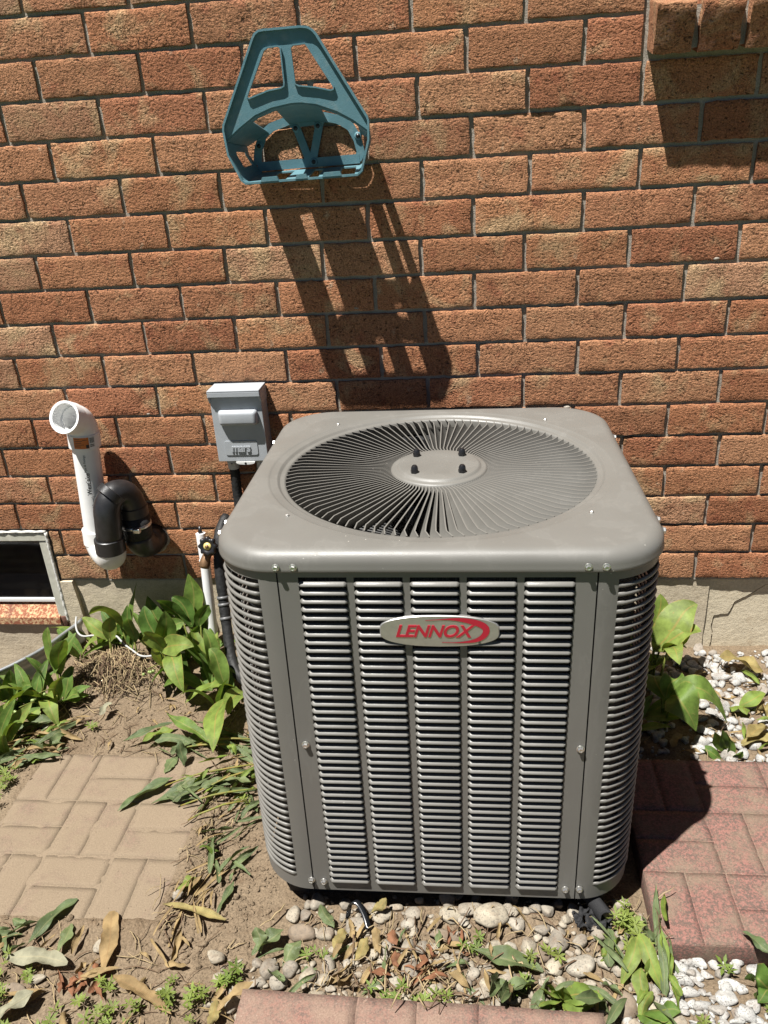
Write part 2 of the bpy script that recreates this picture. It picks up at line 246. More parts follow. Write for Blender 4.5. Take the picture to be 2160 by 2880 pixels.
def nd(nt, typ, **kw):
    n = nt.nodes.new(typ)
    for k, v in kw.items():
        if k.startswith('p_'):
            setattr(n, k[2:], v)
        else:
            key = k.replace('_', ' ')
            for s in n.inputs:
                if s.name == key:
                    s.default_value = v
                    break
    return n


def ramp(nt, src, stops):
    r = nt.nodes.new('ShaderNodeValToRGB')
    e = r.color_ramp.elements
    while len(e) < len(stops):
        e.new(0.5)
    for i, (p, c) in enumerate(stops):
        e[i].position = p
        e[i].color = (c[0], c[1], c[2], 1) if isinstance(c, (tuple, list)) else (c, c, c, 1)
    nt.links.new(src, r.inputs[0])
    return r.outputs[0]


def mixc(nt, fac, a, b, mode='MIX'):
    m = nt.nodes.new('ShaderNodeMix')
    m.data_type = 'RGBA'
    m.blend_type = mode
    for s, i in ((fac, 0), (a, 6), (b, 7)):
        if isinstance(s, (int, float)):
            m.inputs[i].default_value = s
        elif isinstance(s, (tuple, list)):
            m.inputs[i].default_value = (s[0], s[1], s[2], 1)
        else:
            nt.links.new(s, m.inputs[i])
    return m.outputs[2]


def math_(nt, op, a, b=0.0, clamp=False):
    m = nt.nodes.new('ShaderNodeMath')
    m.operation = op
    m.use_clamp = clamp
    for i, s in enumerate((a, b)):
        if isinstance(s, (int, float)):
            m.inputs[i].default_value = s
        else:
            nt.links.new(s, m.inputs[i])
    return m.outputs[0]


def tex_noise(nt, vec, scale, detail=3.0, rough=0.55, dist=0.0):
    n = nt.nodes.new('ShaderNodeTexNoise')
    n.inputs['Scale'].default_value = scale
    n.inputs['Detail'].default_value = detail
    n.inputs['Roughness'].default_value = rough
    n.inputs['Distortion'].default_value = dist
    if vec is not None:
        nt.links.new(vec, n.inputs['Vector'])
    return n.outputs[0]


def tex_vor(nt, vec, scale, feature='F1', rnd=1.0):
    n = nt.nodes.new('ShaderNodeTexVoronoi')
    n.feature = feature
    n.inputs['Scale'].default_value = scale
    n.inputs['Randomness'].default_value = rnd
    if vec is not None:
        nt.links.new(vec, n.inputs['Vector'])
    return n


def pos(nt):
    return nt.nodes.new('ShaderNodeNewGeometry').outputs['Position']


def objc(nt):
    return nt.nodes.new('ShaderNodeTexCoord').outputs['Object']


def mapping(nt, vec, sc_=(1, 1, 1), rot=(0, 0, 0)):
    m = nt.nodes.new('ShaderNodeMapping')
    m.inputs['Scale'].default_value = sc_
    m.inputs['Rotation'].default_value = rot
    nt.links.new(vec, m.inputs['Vector'])
    return m.outputs[0]


def bump(nt, bsdf, layers):
    """layers: (height socket, distance, strength)"""
    prev = None
    for h, d, s in layers:
        b = nt.nodes.new('ShaderNodeBump')
        b.inputs['Distance'].default_value = d
        b.inputs['Strength'].default_value = s
        nt.links.new(h, b.inputs['Height'])
        if prev is not None:
            nt.links.new(prev, b.inputs['Normal'])
        prev = b.outputs[0]
    nt.links.new(prev, bsdf.inputs['Normal'])


def setc(nt, bsdf, c):
    if isinstance(c, (tuple, list)):
        bsdf.inputs['Base Color'].default_value = (c[0], c[1], c[2], 1)
    else:
        nt.links.new(c, bsdf.inputs['Base Color'])


def simple(name, c, rough=0.5, metal=0.0, spec=0.5, nscale=0, namp=0.15, bdist=0.0, bscale=400):
    m, nt, b = NT(name)
    b.inputs['Roughness'].default_value = rough
    b.inputs['Metallic'].default_value = metal
    b.inputs['Specular IOR Level'].default_value = spec
    p = pos(nt)
    if nscale:
        n = tex_noise(nt, p, nscale, 4)
        f = ramp(nt, n, [(0.3, 1 - namp), (0.7, 1 + namp)])
        setc(nt, b, mixc(nt, 1.0, c, f, 'MULTIPLY'))
    else:
        setc(nt, b, c)
    if bdist:
        bump(nt, b, [(tex_noise(nt, p, bscale, 3), bdist, 0.6)])
    return m


def m_brick():
    m, nt, b = NT('rough clay brick')
    p = pos(nt)
    rnd = nt.nodes.new('ShaderNodeObjectInfo').outputs['Random']
    base = ramp(nt, rnd, [(0.0, (0.315, 0.143, 0.071)), (0.25, (0.340, 0.172, 0.090)), (0.45, (0.285, 0.118, 0.060)), (0.7, (0.348, 0.162, 0.079)), (0.85, (0.312, 0.142, 0.073)), (1.0, (0.345, 0.198, 0.116))])
    big = tex_noise(nt, p, 11.0, 4, 0.6, 0.6)
    sel = math_(nt, 'ADD', big, math_(nt, 'MULTIPLY', rnd, 0.16))
    buff = ramp(nt, sel, [(0.61, 0.0), (0.76, 0.65)])
    c = mixc(nt, buff, base, (0.39, 0.275, 0.150))
    chalk = ramp(nt, tex_noise(nt, mapping(nt, p, (1.6, 1.6, 1.0)), 17.0, 6, 0.7), [(0.62, 0.0), (0.75, 0.75)])
    c = mixc(nt, chalk, c, (0.44, 0.365, 0.255))
    r2 = math_(nt, 'FRACT', math_(nt, 'MULTIPLY', rnd, 37.7))
    c = mixc(nt, 1.0, c, ramp(nt, r2, [(0.0, (0.84, 0.82, 0.82)), (0.5, (1.0, 1.0, 1.0)), (1.0, (1.12, 1.15, 1.18))]), 'MULTIPLY')
    red = ramp(nt, tex_noise(nt, p, 21.0, 3), [(0.56, 0.0), (0.72, 0.5)])
    c = mixc(nt, red, c, (0.22, 0.064, 0.036))
    fine = tex_noise(nt, p, 330.0, 4, 0.6)
    c = mixc(nt, 1.0, c, ramp(nt, fine, [(0.32, 0.55), (0.5, 0.98), (0.66, 1.5)]), 'MULTIPLY')
    pn = tex_noise(nt, mapping(nt, p, (0.62, 1.0, 1.0)), 185.0, 3, 0.62)
    pit = ramp(nt, pn, [(0.34, 0.14), (0.42, 1.0)])
    c = mixc(nt, 0.9, c, pit, 'MULTIPLY')
    setc(nt, b, c)
    b.inputs['Roughness'].default_value = 0.92
    b.inputs['Specular IOR Level'].default_value = 0.2
    drag = tex_noise(nt, mapping(nt, p, (1.0, 1.0, 0.35)), 110.0, 3)
    # sparse curved creases left by handling the soft clay
    crease = tex_noise(nt, p, 24.0, 2, 0.5, 1.9)
    cr = math_(nt, 'ABSOLUTE', math_(nt, 'SUBTRACT', crease, 0.5))
    cr = ramp(nt, cr, [(0.0, 0.0), (0.045, 1.0)])
    where = ramp(nt, tex_noise(nt, p, 13.0, 2), [(0.50, 0.0), (0.60, 1.0)])
    cr = mixc(nt, where, (1, 1, 1), cr)
    bump(nt, b, [(cr, 0.0042, 0.7), (drag, 0.0036, 0.7), (pn, 0.0046, 0.95), (fine, 0.0022, 0.9)])
    return m


def m_mortar():
    m, nt, b = NT('grey mortar')
    p = pos(nt)
    n = tex_noise(nt, p, 30.0, 4)
    f = tex_noise(nt, p, 420.0, 3)
    c = mixc(nt, n, (0.25, 0.222, 0.182), (0.35, 0.315, 0.265))
    c = mixc(nt, 1.0, c, ramp(nt, f, [(0.3, 0.7), (0.65, 1.15)]), 'MULTIPLY')
    setc(nt, b, c)
    b.inputs['Roughness'].default_value = 0.95
    bump(nt, b, [(tex_noise(nt, p, 90.0, 3), 0.003, 0.5), (f, 0.0016, 0.8)])
    return m


def m_concrete(name, a, b2, dark):
    m, nt, b = NT(name)
    p = pos(nt)
    n = tex_noise(nt, mapping(nt, p, (1, 1, 1.6)), 7.0, 5, 0.6)
    f = tex_noise(nt, p, 260.0, 4, 0.6)
    c = mixc(nt, ramp(nt, n, [(0.35, 0.0), (0.65, 1.0)]), a, b2)
    st = ramp(nt, tex_noise(nt, p, 22.0, 5, 0.7), [(0.56, 0.0), (0.75, 0.6)])
    c = mixc(nt, st, c, dark)
    hole = tex_vor(nt, p, 70.0)
    hm = ramp(nt, hole.outputs['Distance'], [(0.05, 0.25), (0.14, 1.0)])
    hm2 = ramp(nt, tex_noise(nt, p, 16.0, 2), [(0.52, 1.0), (0.60, 0.0)])
    hm = mixc(nt, hm2, hm, (1, 1, 1))
    c = mixc(nt, 0.5, c, hm, 'MULTIPLY')
    c = mixc(nt, 1.0, c, ramp(nt, f, [(0.3, 0.8), (0.7, 1.12)]), 'MULTIPLY')
    setc(nt, b, c)
    b.inputs['Roughness'].default_value = 0.93
    trow = tex_noise(nt, mapping(nt, p, (14.0, 14.0, 60.0)), 1.0, 5, 0.65, 0.8)
    bump(nt, b, [(trow, 0.004, 0.16), (tex_noise(nt, p, 60.0, 4, 0.6), 0.004, 0.4), (hm, 0.003, 0.5), (f, 0.0012, 0.7)])
    return m


def m_soil():
    m, nt, b = NT('dry tan soil')
    p = pos(nt)
    n = tex_noise(nt, p, 5.0, 6, 0.6)
    c = mixc(nt, ramp(nt, n, [(0.35, 0.0), (0.65, 1.0)]), (0.142, 0.103, 0.066), (0.182, 0.138, 0.092))
    d = ramp(nt, tex_noise(nt, p, 26.0, 5, 0.65), [(0.55, 0.0), (0.72, 0.75)])
    c = mixc(nt, d, c, (0.105, 0.070, 0.042))
    f = tex_noise(nt, p, 240.0, 4, 0.65)
    c = mixc(nt, 1.0, c, ramp(nt, f, [(0.3, 0.60), (0.7, 1.30)]), 'MULTIPLY')
    setc(nt, b, c)
    b.inputs['Roughness'].default_value = 0.97
    b.inputs['Specular IOR Level'].default_value = 0.15
    crumb = tex_vor(nt, p, 120.0)
    bump(nt, b, [(tex_noise(nt, p, 45.0, 4, 0.6), 0.010, 0.7), (crumb.outputs['Distance'], 0.004, 0.5), (f, 0.0030, 0.9)])
    return m


def m_slab(name, dust, red, dark, dustlo, dusthi, spk):
    m, nt, b = NT(name)
    p = pos(nt)
    f = tex_noise(nt, p, 360.0, 3, 0.7)
    g = tex_noise(nt, p, 190.0, 4, 0.75)
    mott = tex_noise(nt, p, 15.0, 5, 0.65)
    c = mixc(nt, ramp(nt, g, [(0.46, 0.0), (0.56, 1.0)]), dark, red)
    c = mixc(nt, ramp(nt, math_(nt, 'ADD', math_(nt, 'MULTIPLY', mott, 0.8), math_(nt, 'MULTIPLY', f, 0.25)), [(dustlo, 0.0), (dusthi, 1.0)]), c, dust)
    sp = ramp(nt, f, [(0.66, 0.0), (0.74, spk)])
    c = mixc(nt, sp, c, (0.30, 0.255, 0.215))
    c = mixc(nt, 1.0, c, ramp(nt, f, [(0.3, 0.8), (0.7, 1.15)]), 'MULTIPLY')
    setc(nt, b, c)
    b.inputs['Roughness'].default_value = 0.9
    b.inputs['Specular IOR Level'].default_value = 0.25
    bump(nt, b, [(tex_noise(nt, p, 40.0, 3), 0.003, 0.35), (f, 0.0012, 0.7)])
    return m


def m_paint():
    m, nt, b = NT('taupe baked enamel')
    p = objc(nt)
    g = pos(nt)
    c = mixc(nt, ramp(nt, tex_noise(nt, p, 6.0, 4), [(0.3, 0.0), (0.7, 1.0)]), (0.128, 0.123, 0.111), (0.140, 0.135, 0.122))
    # drying marks and grime with their own outlines
    wm = tex_noise(nt, mapping(nt, g, (1, 1, 0.35)), 14.0, 5, 0.6, 0.4)
    c = mixc(nt, ramp(nt, wm, [(0.55, 0.0), (0.58, 0.14), (0.60, 0.03), (0.75, 0.06)]), c, (0.215, 0.205, 0.185))
    # flecks of mortar dust
    v = tex_vor(nt, g, 55.0)
    fl = math_(nt, 'MULTIPLY', ramp(nt, v.outputs['Distance'], [(0.035, 1.0), (0.06, 0.0)]), ramp(nt, tex_noise(nt, g, 5.0, 3), [(0.52, 0.0), (0.62, 1.0)]))
    c = mixc(nt, fl, c, (0.42, 0.40, 0.36))
    setc(nt, b, c)
    rr = ramp(nt, wm, [(0.4, 0.38), (0.62, 0.50)])
    nt.links.new(rr, b.inputs['Roughness'])
    b.inputs['Specular IOR Level'].default_value = 0.5
    bump(nt, b, [(tex_noise(nt, p, 650.0, 2), 0.00045, 0.4), (tex_noise(nt, p, 9.0, 2), 0.002, 0.10)])
    return m


def m_leaf(name, c1, c2, ctip, trans=0.32, rough=0.48, vein=75.0, dry=False):
    m, nt, b = NT(name)
    tc = nt.nodes.new('ShaderNodeTexCoord')
    uv = tc.outputs['UV']
    sep = nt.nodes.new('ShaderNodeSeparateXYZ')
    nt.links.new(uv, sep.inputs[0])
    rnd = nt.nodes.new('ShaderNodeObjectInfo').outputs['Random']
    p = pos(nt)
    c = mixc(nt, rnd, c1, c2)
    bl = ramp(nt, tex_noise(nt, p, 40.0, 4, 0.6), [(0.35, 0.72), (0.65, 1.25)])
    c = mixc(nt, 1.0, c, bl, 'MULTIPLY')
    w = nt.nodes.new('ShaderNodeTexWave')
    w.inputs['Scale'].default_value = vein / 6.28
    w.inputs['Distortion'].default_value = 0.6
    w.inputs['Detail'].default_value = 2
    mp = mapping(nt, uv, (1.0, 0.06, 1))
    nt.links.new(mp, w.inputs['Vector'])
    c = mixc(nt, 1.0, c, ramp(nt, w.outputs[0], [(0.0, 0.88), (1.0, 1.06)]), 'MULTIPLY')
    ctr = math_(nt, 'ABSOLUTE', math_(nt, 'SUBTRACT', sep.outputs[0], 0.5))
    c = mixc(nt, ramp(nt, ctr, [(0.012, 0.45), (0.045, 0.0)]), c, ctip)
    mg = math_(nt, 'ADD', ctr, math_(nt, 'MULTIPLY', tex_noise(nt, p, 70.0, 3), 0.22))
    c = mixc(nt, ramp(nt, mg, [(0.575, 0.0), (0.64, 0.7)]), c, ctip)
    tip = math_(nt, 'ADD', sep.outputs[1], math_(nt, 'MULTIPLY', tex_noise(nt, p, 60.0, 3), 0.35))
    c = mixc(nt, ramp(nt, tip, [(1.02, 0.0), (1.16, 1.0)]), c, ctip)
    sp = ramp(nt, tex_noise(nt, p, 130.0, 2), [(0.70, 0.0), (0.76, 0.6)])
    c = mixc(nt, sp, c, ctip)
    setc(nt, b, c)
    b.inputs['Roughness'].default_value = rough
    b.inputs['Specular IOR Level'].default_value = 0.15 if dry else 0.28
    bump(nt, b, [(w.outputs[0], 0.0006, 0.35), (tex_noise(nt, p, 90.0, 3), 0.002, 0.3)])
    tr = nt.nodes.new('ShaderNodeBsdfTranslucent')
    tcol = mixc(nt, 1.0, c, (1.25, 1.25, 0.55) if not dry else (1.1, 1.0, 0.8), 'MULTIPLY')
    nt.links.new(tcol, tr.inputs[0])
    ms = nt.nodes.new('ShaderNodeMixShader')
    ms.inputs[0].default_value = trans
    out = nt.nodes['Material Output']
    nt.links.new(b.outputs[0], ms.inputs[1])
    nt.links.new(tr.outputs[0], ms.inputs[2])
    nt.links.new(ms.outputs[0], out.inputs[0])
    return m


def m_stone(name, stops, spk=0.5, gran=300.0):
    m, nt, b = NT(name)
    p = pos(nt)
    oi = nt.nodes.new('ShaderNodeObjectInfo').outputs['Random']
    c = ramp(nt, oi, stops)
    n = tex_noise(nt, p, 45.0, 5, 0.65)
    c = mixc(nt, 1.0, c, ramp(nt, n, [(0.3, 0.72), (0.7, 1.2)]), 'MULTIPLY')
    st = ramp(nt, tex_noise(nt, p, 34.0, 4, 0.6), [(0.50, 0.0), (0.66, 0.6)])
    c = mixc(nt, st, c, (0.125, 0.085, 0.055))
    g = tex_noise(nt, p, gran, 2, 0.5)
    c = mixc(nt, ramp(nt, g, [(0.36, spk), (0.44, 0.0)]), c, (0.07, 0.065, 0.06))
    setc(nt, b, c)
    b.inputs['Roughness'].default_value = 0.85
    bump(nt, b, [(n, 0.003, 0.5), (tex_noise(nt, p, 130.0, 3), 0.0012, 0.4), (g, 0.0005, 0.4)])
    return m


def m_rust():
    m, nt, b = NT('flaking rusty paint')
    p = pos(nt)
    n = tex_noise(nt, p, 120.0, 5, 0.7)
    c = mixc(nt, ramp(nt, n, [(0.47, 0.0), (0.58, 1.0)]), (0.20, 0.062, 0.028), (0.42, 0.29, 0.155))
    d = ramp(nt, tex_noise(nt, p, 18.0, 4), [(0.56, 0.0), (0.70, 0.8)])
    c = mixc(nt, d, c, (0.11, 0.04, 0.025))
    setc(nt, b, c)
    b.inputs['Roughness'].default_value = 0.85
    bump(nt, b, [(n, 0.002, 0.7)])
    return m


def m_coil():
    m, nt, b = NT('dark condenser coil')
    p = objc(nt)
    w = nt.nodes.new('ShaderNodeTexWave')
    w.bands_direction = 'Z'
    w.inputs['Scale'].default_value = 90
    w.inputs['Distortion'].default_value = 1.5
    nt.links.new(p, w.inputs['Vector'])
    g = tex_noise(nt, mapping(nt, p, (1, 1, 0.12)), 500.0, 2)
    c = mixc(nt, ramp(nt, g, [(0.4, 0.0), (0.62, 1.0)]), (0.006, 0.0065, 0.007), (0.045, 0.045, 0.045))
    setc(nt, b, c)
    b.inputs['Roughness'].default_value = 0.5
    b.inputs['Metallic'].default_value = 0.3
    bump(nt, b, [(w.outputs[0], 0.002, 0.5)])
    return m


def m_hanger():
    m, nt, b = NT('faded blue textured plastic')
    p = pos(nt)
    n = tex_noise(nt, p, 30.0, 4)
    c = mixc(nt, n, (0.066, 0.155, 0.185), (0.100, 0.205, 0.235))
    c = mixc(nt, ramp(nt, tex_noise(nt, p, 55.0, 5, 0.65), [(0.52, 0.0), (0.68, 0.5)]), c, (0.175, 0.245, 0.255))
    setc(nt, b, c)
    b.inputs['Roughness'].default_value = 0.5
    bump(nt, b, [(tex_noise(nt, p, 520.0, 2), 0.0008, 0.45)])
    return m


def m_glass():
    m, nt, b = NT('dark window glass')
    setc(nt, b, (0.02, 0.02, 0.022))
    b.inputs['Roughness'].default_value = 0.06
    b.inputs['Transmission Weight'].default_value = 0.75
    b.inputs['IOR'].default_value = 1.45
    return m


M_BRICK = m_brick()
M_MORTAR = m_mortar()
M_CONC = m_concrete('weathered concrete', (0.52, 0.445, 0.32), (0.44, 0.375, 0.275), (0.33, 0.255, 0.17))
M_PARGE = m_concrete('parged concrete', (0.58, 0.505, 0.37), (0.50, 0.435, 0.315), (0.38, 0.295, 0.19))
M_SOIL = m_soil()
M_SLABL = m_slab('dust covered paver', (0.182, 0.139, 0.094), (0.180, 0.122, 0.090), (0.138, 0.104, 0.074), 0.34, 0.52, 0.25)
M_SLABR = m_slab('red moulded paver', (0.160, 0.118, 0.085), (0.215, 0.105, 0.085), (0.105, 0.072, 0.058), 0.50, 0.68, 0.9)
M_SLABB = m_slab('pink moulded paver', (0.205, 0.140, 0.105), (0.215, 0.115, 0.090), (0.125, 0.086, 0.070), 0.42, 0.60, 0.7)
M_PAINT = m_paint()
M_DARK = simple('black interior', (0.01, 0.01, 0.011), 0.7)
M_COIL = m_coil()
M_ZINC = simple('zinc plated steel', (0.62, 0.61, 0.58), 0.32, 0.9)
M_NUT = simple('black plastic cap', (0.012, 0.012, 0.013), 0.32)
M_BADGE = simple('brushed aluminium badge', (0.46, 0.45, 0.43), 0.33, 0.75, 0.5, 90, 0.08)
M_RED = simple('red enamel', (0.36, 0.012, 0.03), 0.35)
M_BADGELINE = simple('black badge print', (0.02, 0.02, 0.02), 0.5)
M_BOX = simple('grey enclosure plastic', (0.33, 0.35, 0.37), 0.42, 0, 0.5, 40, 0.04, 0.0003, 500)
M_BOXW = simple('light conduit fitting', (0.42, 0.42, 0.41), 0.45)
M_PVC = simple('white pvc', (0.72, 0.72, 0.71), 0.36, 0, 0.5, 30, 0.04)
M_PVCIN = simple('cloudy pvc cap', (0.58, 0.57, 0.54), 0.4)
M_ABS = simple('black abs', (0.016, 0.016, 0.017), 0.38, 0, 0.5, 60, 0.3, 0.0004, 300)
M_INK = simple('black ink', (0.02, 0.02, 0.02), 0.6)
M_ORANGE = simple('orange sticker', (0.52, 0.145, 0.022), 0.5)
M_LABELW = simple('white sticker', (0.6, 0.6, 0.58), 0.5)
M_STEEL = simple('galvanised steel', (0.36, 0.38, 0.39), 0.42, 0.7, 0.5, 22, 0.3, 0.001, 30)
M_RUBBER = simple('black pipe insulation', (0.014, 0.014, 0.014), 0.6, 0, 0.3, 90, 0.4, 0.003, 120)
M_BRASS = simple('aged brass', (0.22, 0.13, 0.07), 0.5, 0.6, 0.5, 120, 0.3)
M_YEL = simple('yellow disc', (0.58, 0.46, 0.16), 0.5)
M_FRAME = simple('cream window frame', (0.46, 0.45, 0.38), 0.55, 0, 0.4, 60, 0.12)
M_CAULK = simple('lumpy white caulk', (0.55, 0.54, 0.50), 0.7, 0, 0.3, 50, 0.15, 0.003, 140)
M_RUST = m_rust()
M_GLASS = m_glass()
M_WOOD = simple('brown inner ledge', (0.25, 0.11, 0.06), 0.7, 0, 0.3, 60, 0.25)
M_BLIND = simple('dim blind slat', (0.05, 0.045, 0.04), 0.6)
M_HANG = m_hanger()
M_LEAF = m_leaf('green lily leaf', (0.072, 0.138, 0.026), (0.120, 0.185, 0.036), (0.30, 0.24, 0.08))
M_LEAFY = m_leaf('yellow green lily leaf', (0.150, 0.215, 0.040), (0.185, 0.240, 0.055), (0.33, 0.20, 0.06))
M_LIMP = m_leaf('wilted grey green leaf', (0.085, 0.118, 0.050), (0.135, 0.165, 0.070), (0.24, 0.21, 0.11), 0.22, 0.46)
M_SILVER = m_leaf('pale dry leaf', (0.20, 0.195, 0.135), (0.23, 0.22, 0.15), (0.33, 0.29, 0.18), 0.15, 0.5, 90, True)
M_DRY = m_leaf('tan dry leaf', (0.27, 0.195, 0.095), (0.24, 0.165, 0.078), (0.22, 0.13, 0.06), 0.18, 0.6, 80, True)
M_DRYY = m_leaf('yellowed leaf', (0.27, 0.225, 0.092), (0.24, 0.19, 0.075), (0.26, 0.15, 0.05), 0.2, 0.55, 80, True)
M_REDLEAF = m_leaf('brick brown dead leaf', (0.17, 0.070, 0.035), (0.22, 0.11, 0.06), (0.10, 0.045, 0.025), 0.12, 0.6, 80, True)
M_WEED = m_leaf('bright weed leaf', (0.120, 0.175, 0.034), (0.180, 0.220, 0.048), (0.24, 0.24, 0.06), 0.3, 0.5, 10)
M_STRAW = simple('dry straw', (0.27, 0.205, 0.115), 0.75, 0, 0.2, 14, 0.3)
M_ROOT = simple('dark root litter', (0.12, 0.078, 0.048), 0.85, 0, 0.2, 14, 0.35)
M_STONE = m_stone('tan river stone', [(0.0, (0.235, 0.195, 0.140)), (0.3, (0.285, 0.255, 0.205)), (0.6, (0.195, 0.168, 0.132)), (1.0, (0.30, 0.262, 0.195))], 0.5)
M_STONEB = m_stone('brown river stone', [(0.0, (0.155, 0.118, 0.085)), (1.0, (0.19, 0.148, 0.105))], 0.3)
M_WHITE = m_stone('white granite gravel', [(0.0, (0.30, 0.29, 0.27)), (0.6, (0.36, 0.355, 0.335)), (1.0, (0.22, 0.19, 0.155))], 0.7, 420.0)
M_FABRIC = simple('black landscape fabric', (0.014, 0.014, 0.015), 0.75, 0, 0.3, 0, 0, 0.002, 700)
M_STRAP = simple('glossy black strap', (0.01, 0.011, 0.013), 0.2)
M_BERRY = simple('unripe berry', (0.20, 0.26, 0.08), 0.35)

# ------------------------------------------------------------------ ground height
WELL = [(-1.103, 0.06), (-1.105, -0.02), (-1.110, -0.05), (-1.129, -0.105), (-1.150, -0.172), (-1.184, -0.228), (-1.224, -0.281), (-1.30, -0.345), (-1.42, -0.395), (-1.60, -0.42), (-1.80, -0.395), (-1.94, -0.32), (-2.02, -0.2), (-2.05, 0.06)]


def in_poly(x, y, poly):
    ins = False
    n = len(poly)
    for i in range(n):
        x0, y0 = poly[i]
        x1, y1 = poly[(i + 1) % n]
        if (y0 > y) != (y1 > y) and x < (x1 - x0) * (y - y0) / (y1 - y0) + x0:
            ins = not ins
    return ins


WELL_IN = [(x + (-0.014 if x > -1.5 else 0.014), y + 0.012) for x, y in WELL]


def gz(x, y):
    if -2.1 < x < -1.0 and y > -0.45 and in_poly(x, y, WELL_IN):
        return -0.24
    h = 0.009 * nz(x * 2.6, y * 2.6, 1.3) + 0.005 * nz(x * 11, y * 11, 4.1) + 0.0042 * nz(x * 37, y * 37, 2.2) + 0.0026 * nz(x * 80, y * 80, 7.7)
    if x < -0.38:
        h += 0.034 * sstep(-0.42, -0.08, y) * sstep(-0.38, -0.5, x)
        h += 0.045 * math.exp(-((x + 0.93) ** 2 / 0.012 + (y + 0.19) ** 2 / 0.005))
    # soil drifts up against and over the edges of the sunken slab at left
    dx = max(-1.008 - x, x + 0.551)
    dy = max(-0.947 - y, y + 0.49)
    d = max(dx, dy)
    if d < 0.06:
        e = 0.0075 + 0.0042 * nz(x * 17, y * 17, 3) + 0.0016 * nz(x * 55, y * 55, 1)
        if dx > -0.05 and x > -0.8:
            e += 0.0035
        if dy > -0.05 and y < -0.7:
            e += 0.002
        w = 1 - sstep(0.0, 0.06, d)
        h = h * (1 - w) + w * e
        h += (-0.012 - h) * sstep(-0.004, -0.030, d)
    dx = max(0.37 - x, x - 0.86, 0)
    dy = max(-0.98 - y, y + 0.48, 0)
    w = 1 - sstep(0.0, 0.05, math.hypot(dx, dy))
    h = h * (1 - w) + w * -0.006
    dx = max(-0.36 - x, x - 0.28, 0)
    dy = max(-1.75 - y, y + 1.08, 0)
    w = 1 - sstep(0.0, 0.05, math.hypot(dx, dy))
    h = h * (1 - w) + w * -0.006
    h += 0.02 * math.exp(-((x - 0.12) ** 2 / 0.02 + (y + 0.90) ** 2 / 0.0012))
    return h


def build_ground():
    xs = [-30, -14, -7, -4, -2.8, -2.2, -1.9, -1.7] + [-1.6 + 0.0085 * i for i in range(330)] + [1.25, 1.4, 1.7, 2.2, 3, 5, 9, 16, 30]
    ys = [-30, -14, -7, -4, -3, -2.4, -2.0, -1.75, -1.55] + [-1.42 + 0.0085 * i for i in range(168)] + [0.03, 0.06]
    vs = [(x, y, gz(x, y)) for y in ys for x in xs]
    nx = len(xs)
    fs = [(j * nx + i, j * nx + i + 1, (j + 1) * nx + i + 1, (j + 1) * nx + i) for j in range(len(ys) - 1) for i in range(nx - 1)]
    o = mk('ground', vs, fs, M_SOIL, None, True, None, (0, 0, 0))
    tag(o, kind='structure')


build_ground()

# ------------------------------------------------------------------ house wall
house = thing('brick_house', 'orange brown brick house wall on a concrete foundation with basement window', 'house', (0, 0, 0))


VROW = [0.0, 0.03, 0.22, 0.42, 0.62, 0.82, 0.962, 1.0]


def brick_geo(x0, x1, z0, z1, seed, yf=0.0, depth=0.05, nx=20, nzz=7, amp=0.0014):
    """a rough faced brick, its face in the wall plane"""
    rnd = random.Random(seed)
    ox, oz = rnd.uniform(0, 50), rnd.uniform(0, 50)
    tilt = rnd.uniform(-0.0012, 0.0012)
    off = rnd.uniform(-0.0016, 0.0016)
    dents = [(rnd.uniform(0.1, 0.9), rnd.uniform(0.1, 0.9), rnd.uniform(0.006, 0.016), rnd.uniform(-0.0035, 0.0025), rnd.uniform(0, 3.14), rnd.uniform(1, 3.5)) for _ in range(rnd.randint(2, 5))]
    vs = []
    for j in range(nzz + 1):
        for i in range(nx + 1):
            u, v = i / nx, VROW[j] if nzz == 7 else j / nzz
            if nx >= 8 and i in (1, nx - 1):
                u = (0.25 if i == 1 else nx - 0.25) / nx
            x = x0 + (x1 - x0) * u
            z = z0 + (z1 - z0) * v
            ex = min(u, 1 - u) * (x1 - x0)
            ez = min(v, 1 - v) * (z1 - z0)
            if i in (0, nx):
                x += 0.0030 * nz(ox, z * 110, 3) + (0.0006 if i == 0 else -0.0006)
            if j in (0, nzz):
                z += 0.0026 * nz(x * 95, oz, 5)
            y = yf + off + tilt * (u - 0.5) * 2 - amp * nz(x * 26 + ox, z * 26 + oz) - amp * 0.6 * nz(x * 75, z * 75 + ox)
            for du, dv, dr, da, th, el in dents:
                ddx = (u - du) * (x1 - x0)
                ddz = (v - dv) * (z1 - z0)
                a = (ddx * math.cos(th) + ddz * math.sin(th)) / el
                b = -ddx * math.sin(th) + ddz * math.cos(th)
                y -= da * math.exp(-(a * a + b * b) / (dr * dr * 0.35))
            if ex < 1e-6 or ez < 1e-6:
                y += (0.0018 if j == nzz else 0.0006) + 0.0012 * nz(x * 60, z * 60, ox)
            vs.append((x, y, z))
    w = nx + 1
    fs = [(j * w + i, j * w + i + 1, (j + 1) * w + i + 1, (j + 1) * w + i) for j in range(nzz) for i in range(nx)]
    loop = [i for i in range(w)] + [j * w + nx for j in range(1, nzz + 1)] + [nzz * w + i for i in range(nx - 1, -1, -1)] + [j * w for j in range(nzz - 1, 0, -1)]
    b = len(vs)
    for k in loop:
        x, y, z = vs[k]
        vs.append((x, yf + depth, z))
    n = len(loop)
    for k in range(n):
        fs.append((loop[k], b + k, b + (k + 1) % n, loop[(k + 1) % n]))
    return vs, fs


